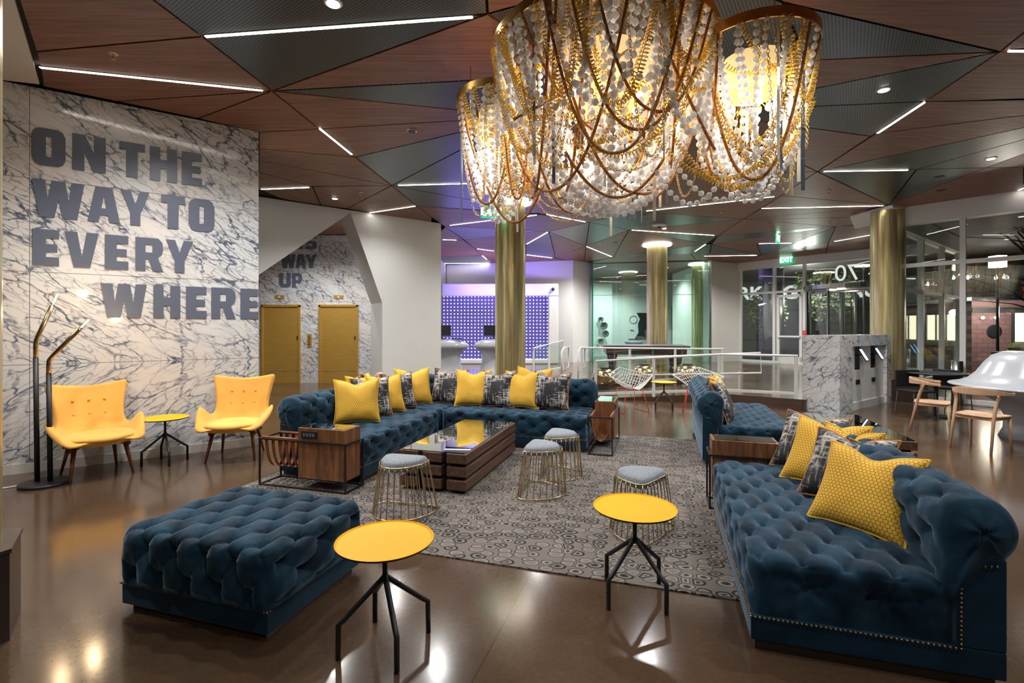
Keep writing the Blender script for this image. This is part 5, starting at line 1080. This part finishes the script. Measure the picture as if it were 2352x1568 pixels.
def chain(P_, sz=.016):
    mb = MB(); q = resample(P_, sz*1.55)
    for i in range(len(q)-1):
        t = (q[i+1]-q[i]).normalized(); o1 = t.orthogonal().normalized(); o2 = t.cross(o1); n_ = o1 if i % 2 else o2; c = (q[i]+q[i+1])/2
        mb.tube([c+t*sz*math.cos(a)+n_*sz*.55*math.sin(a) for a in [2*PI*k/8 for k in range(8)]], .0026, 4, True)
    mb.build('gold_chain', M['chain'], ch, True)
def rope(P_): MB().tube(resample(P_, .03), .011, 8).build('rope', M['rope'], ch, True)
def coil(P_, r_=.019):
    q = resample(P_, .0042); out = []
    for i, p in enumerate(q[:-1]):
        t = (q[i+1]-p).normalized(); o1 = t.cross(Vector((.3, .2, 1))).normalized(); o2 = t.cross(o1); a = i*1.05; out.append(p+(o1*math.cos(a)+o2*math.sin(a))*r_)
    MB().tube(out, .0042, 4).build('coil_cord', M['coil'], ch, True)
rr = random.Random(11)
def onring(c, r_, a, dz=0): return Vector((c[0]+r_*math.cos(a), c[1]+r_*math.sin(a), c[2]+dz))
for gi, (c, r_, zb, nb) in enumerate(RG):
    mb = MB(); mb.lathe([(r_+.004, -.035), (r_+.012, -.035), (r_+.012, .035), (r_+.004, .035)], 72, c); 
    MB().tube([onring(c, r_+.01, 2*PI*i/72) for i in range(72)], .01, 4, True)
    band = MB(); vs = []; nn = 72
    for i in range(nn):
        a = 2*PI*i/nn
        for q_, dz in ((r_+.002, -.035), (r_+.014, -.035), (r_+.014, .035), (r_+.002, .035)): vs.append(tuple(onring(c, q_, a, dz)))
    band.add(vs, [(4*i+k, 4*i+(k+1) % 4, 4*((i+1) % nn)+(k+1) % 4, 4*((i+1) % nn)+k) for i in range(nn) for k in range(4)]); band.build('ring', M['ring'], ch, True, ang=40)
    for k in range(3): q = onring(c, r_*.95, 2*PI*k/3+.4); MB().tube([q, (q.x, q.y, CEIL)], .006, 6).build('suspension_rod', M['brass'], ch)
    dp = c[2]-zb
    # glowing drum with bulbs
    dr = r_*.50; MB().lathe([(dr, -.34), (dr*1.02, -.10), (dr*.98, -.10), (dr*.96, -.34)], 40, (c[0], c[1], c[2])).build('drum_shade', M['shade'], ch, True, ang=40)
    for k in range(7 if gi == 0 else 3):
        a = 2*PI*k/(7 if gi == 0 else 3)+.3; q = onring(c, dr*.72, a, -.42); MB().ball(q, .03, 10, 8).build('bulb', M['cbulb'], ch, True); MB().tube([q+Vector((0, 0, .03)), q+Vector((0, 0, .3))], .008, 6).build('bulb_stem', M['brass'], ch)
        if gi or k % 2 == 0: lamp('bulb_glow', 'POINT', ch.location+q+Vector((0, 0, -.08)), 5.2 if gi == 0 else 2.6, (1, .92, .80), .05)
    # bead strings across the bowl and hugging its side
    for k in range(nb):
        a = 2*PI*k/nb+rr.uniform(-.05, .05); w_ = rr.choice((.5, .8, 2.2, 2.8, 3.3)) if k % 3 else rr.uniform(2.6, 3.6)
        s_ = dp*(rr.uniform(.42, .7) if w_ < 1 else rr.uniform(.72, .99)); beads(cat(onring(c, r_*.99, a, -.03), onring(c, r_*.99, a+w_, -.03), s_, 30, 2.6 if w_ > 1 else 2.2), .0245 if gi == 0 else .021)
    for k in range(nb//3):                                        # straight strings
        a = rr.uniform(0, 2*PI); q = onring(c, r_*rr.uniform(.6, .98), a, -.03); L = dp*rr.uniform(.5, .85); beads([q, q+Vector((0, 0, -L/2)), q+Vector((-.05*math.cos(a), -.05*math.sin(a), -L))], .02)
    for k in range(int(nb*.55)):
        a = rr.uniform(0, 2*PI); w_ = rr.uniform(.3, 3.3); chain(cat(onring(c, r_*.97, a, -.03), onring(c, r_*.97, a+w_, -.03), dp*rr.uniform(.55, 1.0), 30, 2.5))
    for k in range(17 if gi == 0 else 6):
        a = rr.uniform(0, 2*PI); w_ = rr.uniform(.7, 2.6); rope(cat(onring(c, r_*1.01, a, -.02), onring(c, r_*1.01, a+w_, -.02), dp*rr.uniform(.45, .93), 30, 2.3))
    for k in range(17 if gi == 0 else 9):
        a = rr.uniform(0, 2*PI); w_ = rr.uniform(.5, 2.2); coil(cat(onring(c, r_*1.01, a, -.02), onring(c, r_*1.01, a+w_, -.02), dp*rr.uniform(.2, .9), 30, 2.2))
    for k in range(20 if gi == 0 else 8):
        a = rr.uniform(0, 2*PI); q = onring(c, r_*rr.uniform(.35, .93), a, -.03); L = dp*rr.uniform(.7, 1.04); mt = 'ribbon' if k % 2 else 'crystal'
        mm = Matrix.Translation(q) @ Matrix.Rotation(rr.uniform(0, PI), 4, 'Z'); mb = MB(); nseg = max(3, int(L/.22))
        for s__ in range(nseg): mb.box((-.012, -.0015, -L*(s__+1)/nseg+.004), (.012, .0015, -L*s__/nseg), 0, mm)
        mb.build('strip', M[mt], ch)
# swags linking the bowls, loose loops under them
for p0, p1, s_, fn in (((-.95, .35, 2.75), (-.45, .1, 2.75), .35, rope), ((-.5, -.2, 2.6), (-.1, -.2, 2.6), .28, chain), ((.3, -.5, 2.6), (.85, -.4, 2.68), .25, beads), ((.5, -.4, 2.65), (1.12, -.4, 2.72), .25, beads), ((1.15, -.5, 2.75), (1.35, -.45, 2.95), .30, chain), ((.2, -.6, 2.9), (1.3, -.55, 3.0), .42, coil), ((.4, -.6, 2.8), (1.35, -.4, 2.95), .38, coil), ((.7, -.55, 3.0), (1.45, -.45, 3.15), .42, coil), ((-.8, -.3, 3.2), (.6, -.84, 3.3), .45, coil), ((-.5, -.7, 3.65), (.75, -.5, 3.65), .5, coil), ((-.72, -.45, 3.0), (.45, -.72, 3.66), .05, rope), ((.1, -.85, 3.66), (.72, -.5, 2.75), .04, rope), ((-.35, -.5, 2.75), (.35, -.5, 2.7), .3, rope)):
    fn(cat(p0, p1, s_, 24, 2))

# ------------------------------------------------------------------ outside, at night
g = MB(); g.box((5, 10, -.6), (80, 90, -.12)); gp = g.build('ground_street', M['asphalt']); tag(gp, kind='structure')
def building(name, lab, a, b_, h_, mat, wins, winmat='win', wsz=(.9, 1.2), depth=6):
    a = Vector(a); b_ = Vector(b_); d = b_-a; o = empty(name, (a.x, a.y, -.12), math.atan2(d.y, d.x)); tag(o, lab, 'building'); MB().box((0, 0, 0), (d.length, depth, h_)).build('facade', mat, o)
    for x, z in wins: MB().box((x, -.04, z), (x+wsz[0], -.0, z+wsz[1])).build('window', M[winmat], o)
    return o
rw = random.Random(5)
gar = building('parking_garage', 'dark parking garage with large pale letters across its front', (11.2, 27.8), (18.6, 24.2), 5.2, M['facade2'], [])
L_g = math.hypot(7.4, 3.6)
text('sign_letters', 'PARKING GARAGE', .95, M['signwhite'], gar, (4.3, -.06, 3.45), off=.03, ext=.02)
mb = MB()
for k in range(3): mb.box((0, -.05, .9+1.6*k), (L_g, -.01, 1.0+1.6*k))
mb.build('ledge', M['facade'], gar)
tow = building('office_tower', 'tall dark tower with scattered lit windows behind the garage', (22, 50), (60, 26), 40, M['facade'], [(rw.uniform(1, 43), 6+1.9*rw.randrange(0, 12)) for _ in range(46)], 'win', (1.5, .9))
bk_ = building('brick_building', 'pink brick storefront with green window box seen through the near window', (15.6, 16.7), (23, 15), 2.5, M['brick'], [], depth=5)
MB().box((-.4, -.7, 2.5), (7.6, 5, 2.62)).build('canopy', M['steel'], bk_); MB().box((-.2, 0, 2.62), (7.6, 5, 3.7)).build('canopy_roof', M['facade2'], bk_); MB().box((0, -.04, 2.12), (7.6, 0, 2.3)).build('band', M['facade'], bk_)
MB().box((1.15, -.04, 1.15), (6.5, -.01, 2.1)).build('shop_window', M['win'], bk_)
mb = MB()
for k in range(8): mb.box((1.12+k*.45, -.07, 1.1), (1.18+k*.45, -.0, 2.12))
mb.build('mullion', M['facade'], bk_); MB().box((1.0, -.35, .95), (6.6, -.04, 1.12)).build('window_box', M['leaf'], bk_); rd_ = MB(); rd_.lathe([(.21, 0), (.21, .04)], 30); rs_ = rd_.build('round_sign', M['steel'], bk_, loc=(.62, -.02, 1.5)); rs_.rotation_euler = (PI/2, 0, 0)
for x in (.25, .62, 2.2): MB().ball((x, -.12, 1.95), .05).build('wall_light', M['winw'], bk_)
lamp('storefront_glow', 'POINT', (15.6, 15.4, 2.0), 60, (1, .85, .75), .1)
o = empty('road_sign', (15.1, 14.3, -.12), -.8); tag(o, 'red oval do not enter sign on a dark post outside', 'road sign'); MB().tube([(0, 0, 0), (0, 0, 3.0)], .07, 10).build('post', M['black'], o); r_ = MB(); r_.lathe([(.3, 0), (.3, .02)], 30); ro = r_.build('face', M['red'], o, loc=(0, -.09, 2.75)); ro.rotation_euler = (PI/2, 0, 0); ro.scale = (.75, 1.2, 1); MB().box((-.17, -.125, 2.69), (.17, -.11, 2.81)).build('white_bar', M['white'], o)
text('words', 'DO NOT', .11, M['white'], o, (0, -.13, 2.93)); text('words', 'ENTER', .11, M['white'], o, (0, -.13, 2.57))
def tree(loc, h_, r_, n_, lab, seed=1, leafy=True):
    q = random.Random(seed); o = empty('tree', loc); tag(o, lab, 'tree', 'street trees'); tr_ = MB(); tr_.tube([(0, 0, 0), (.05, 0, h_*.5), (0, .05, h_*.8)], [.09, .06, .03], 8)
    for k in range(46):
        a = q.uniform(0, 2*PI); z0 = h_*q.uniform(.35, .75); e = Vector((math.cos(a)*r_*q.uniform(.5, 1), math.sin(a)*r_*q.uniform(.5, 1), z0+h_*q.uniform(.0, .35))); m0 = Vector((e.x*.4, e.y*.4, z0+(e.z-z0)*.6)); tr_.tube([(0, 0, z0), m0, e], [.03, .015, .005], 5)
    tr_.build('trunk', M['bark'], o, True)
    if leafy:
        lv = MB()
        for k in range(n_):
            d = Vector((q.gauss(0, 1), q.gauss(0, 1), q.gauss(0, 1))).normalized()*q.uniform(.4, 1)**.5; c = Vector((d.x*r_, d.y*r_, h_*.66+d.z*h_*.34)); s_ = q.uniform(.05, .1); a = Vector((q.gauss(0, 1), q.gauss(0, 1), q.gauss(0, 1))).normalized()*s_; b2 = a.orthogonal().normalized()*s_*.5
            lv.add([c-a, c+b2, c+a, c-b2], [(0, 1, 2, 3)])
        lv.build('leaves', M['leaf'], o)
    return o
tree((14.2, 22.2, -.12), 5.6, 1.3, 2600, 'leafy street tree outside above the revolving door', 2); tree((11.3, 22.0, -.12), 3.4, .9, 1500, 'small leafy street tree outside the first entrance window', 3)
tree((13.6, 12.6, -.12), 5.2, 2.0, 0, 'bare branched tree outside the near window', 4, False); tree((16.2, 10.6, -.12), 5.6, 2.4, 0, 'bare branched tree beside the brick storefront', 6, False)
for i, (x, y, z, sz) in enumerate(((14.3, 20.0, 4.1, .45), (15.2, 15.4, 3.5, .30), (13.4, 17.4, 3.2, .10))):
    o = empty('street_lantern', (x, y, -.12)); tag(o, ('bright square lantern outside behind the window column', 'bright square lantern outside above the road sign', 'small lantern outside near the revolving door')[i], 'street light', 'street lanterns')
    MB().box((-sz/2, -sz/2, z), (sz/2, sz/2, z+sz*1.2)).build('lantern', M['winw'], o); MB().tube([(0, 0, 0), (0, 0, z)], .04, 8).build('post', M['black'], o)
    lamp('lantern_glow', 'POINT', (x+.3, y+.6, z-1.2), 14, (1, .85, .65), .2)
lamp('street_glow', 'POINT', (17, 19, 5), 260, (1, .86, .68), .5); lamp('street_glow', 'POINT', (12.5, 21, 3.0), 130, (.95, 1, .9), .3)
for i, (x, y, h_) in enumerate(((12.4, 12.6, 1.0), (15.0, 9.2, 1.2))):
    tag(MB().lathe([(.1, 0), (.1, h_)], 20, (x, y, -.12)).build('bollard', M['steel'], smooth=True), ('steel bollard outside behind the glass return', 'steel bollard outside next to the brick storefront')[i], 'bollard', 'steel bollards')
t7 = text('glass_number', '70', .75, M['signwhite'], None, (FW0.x+fdir.x*fs(1945), FW0.y+fdir.y*fs(1945)-.01, PZ(628, fY(1945))), (PI/2, 0, fA)); t7.scale.x = -1; tag(t7, 'pale street number on the entrance transom glass, seen mirrored', 'number')
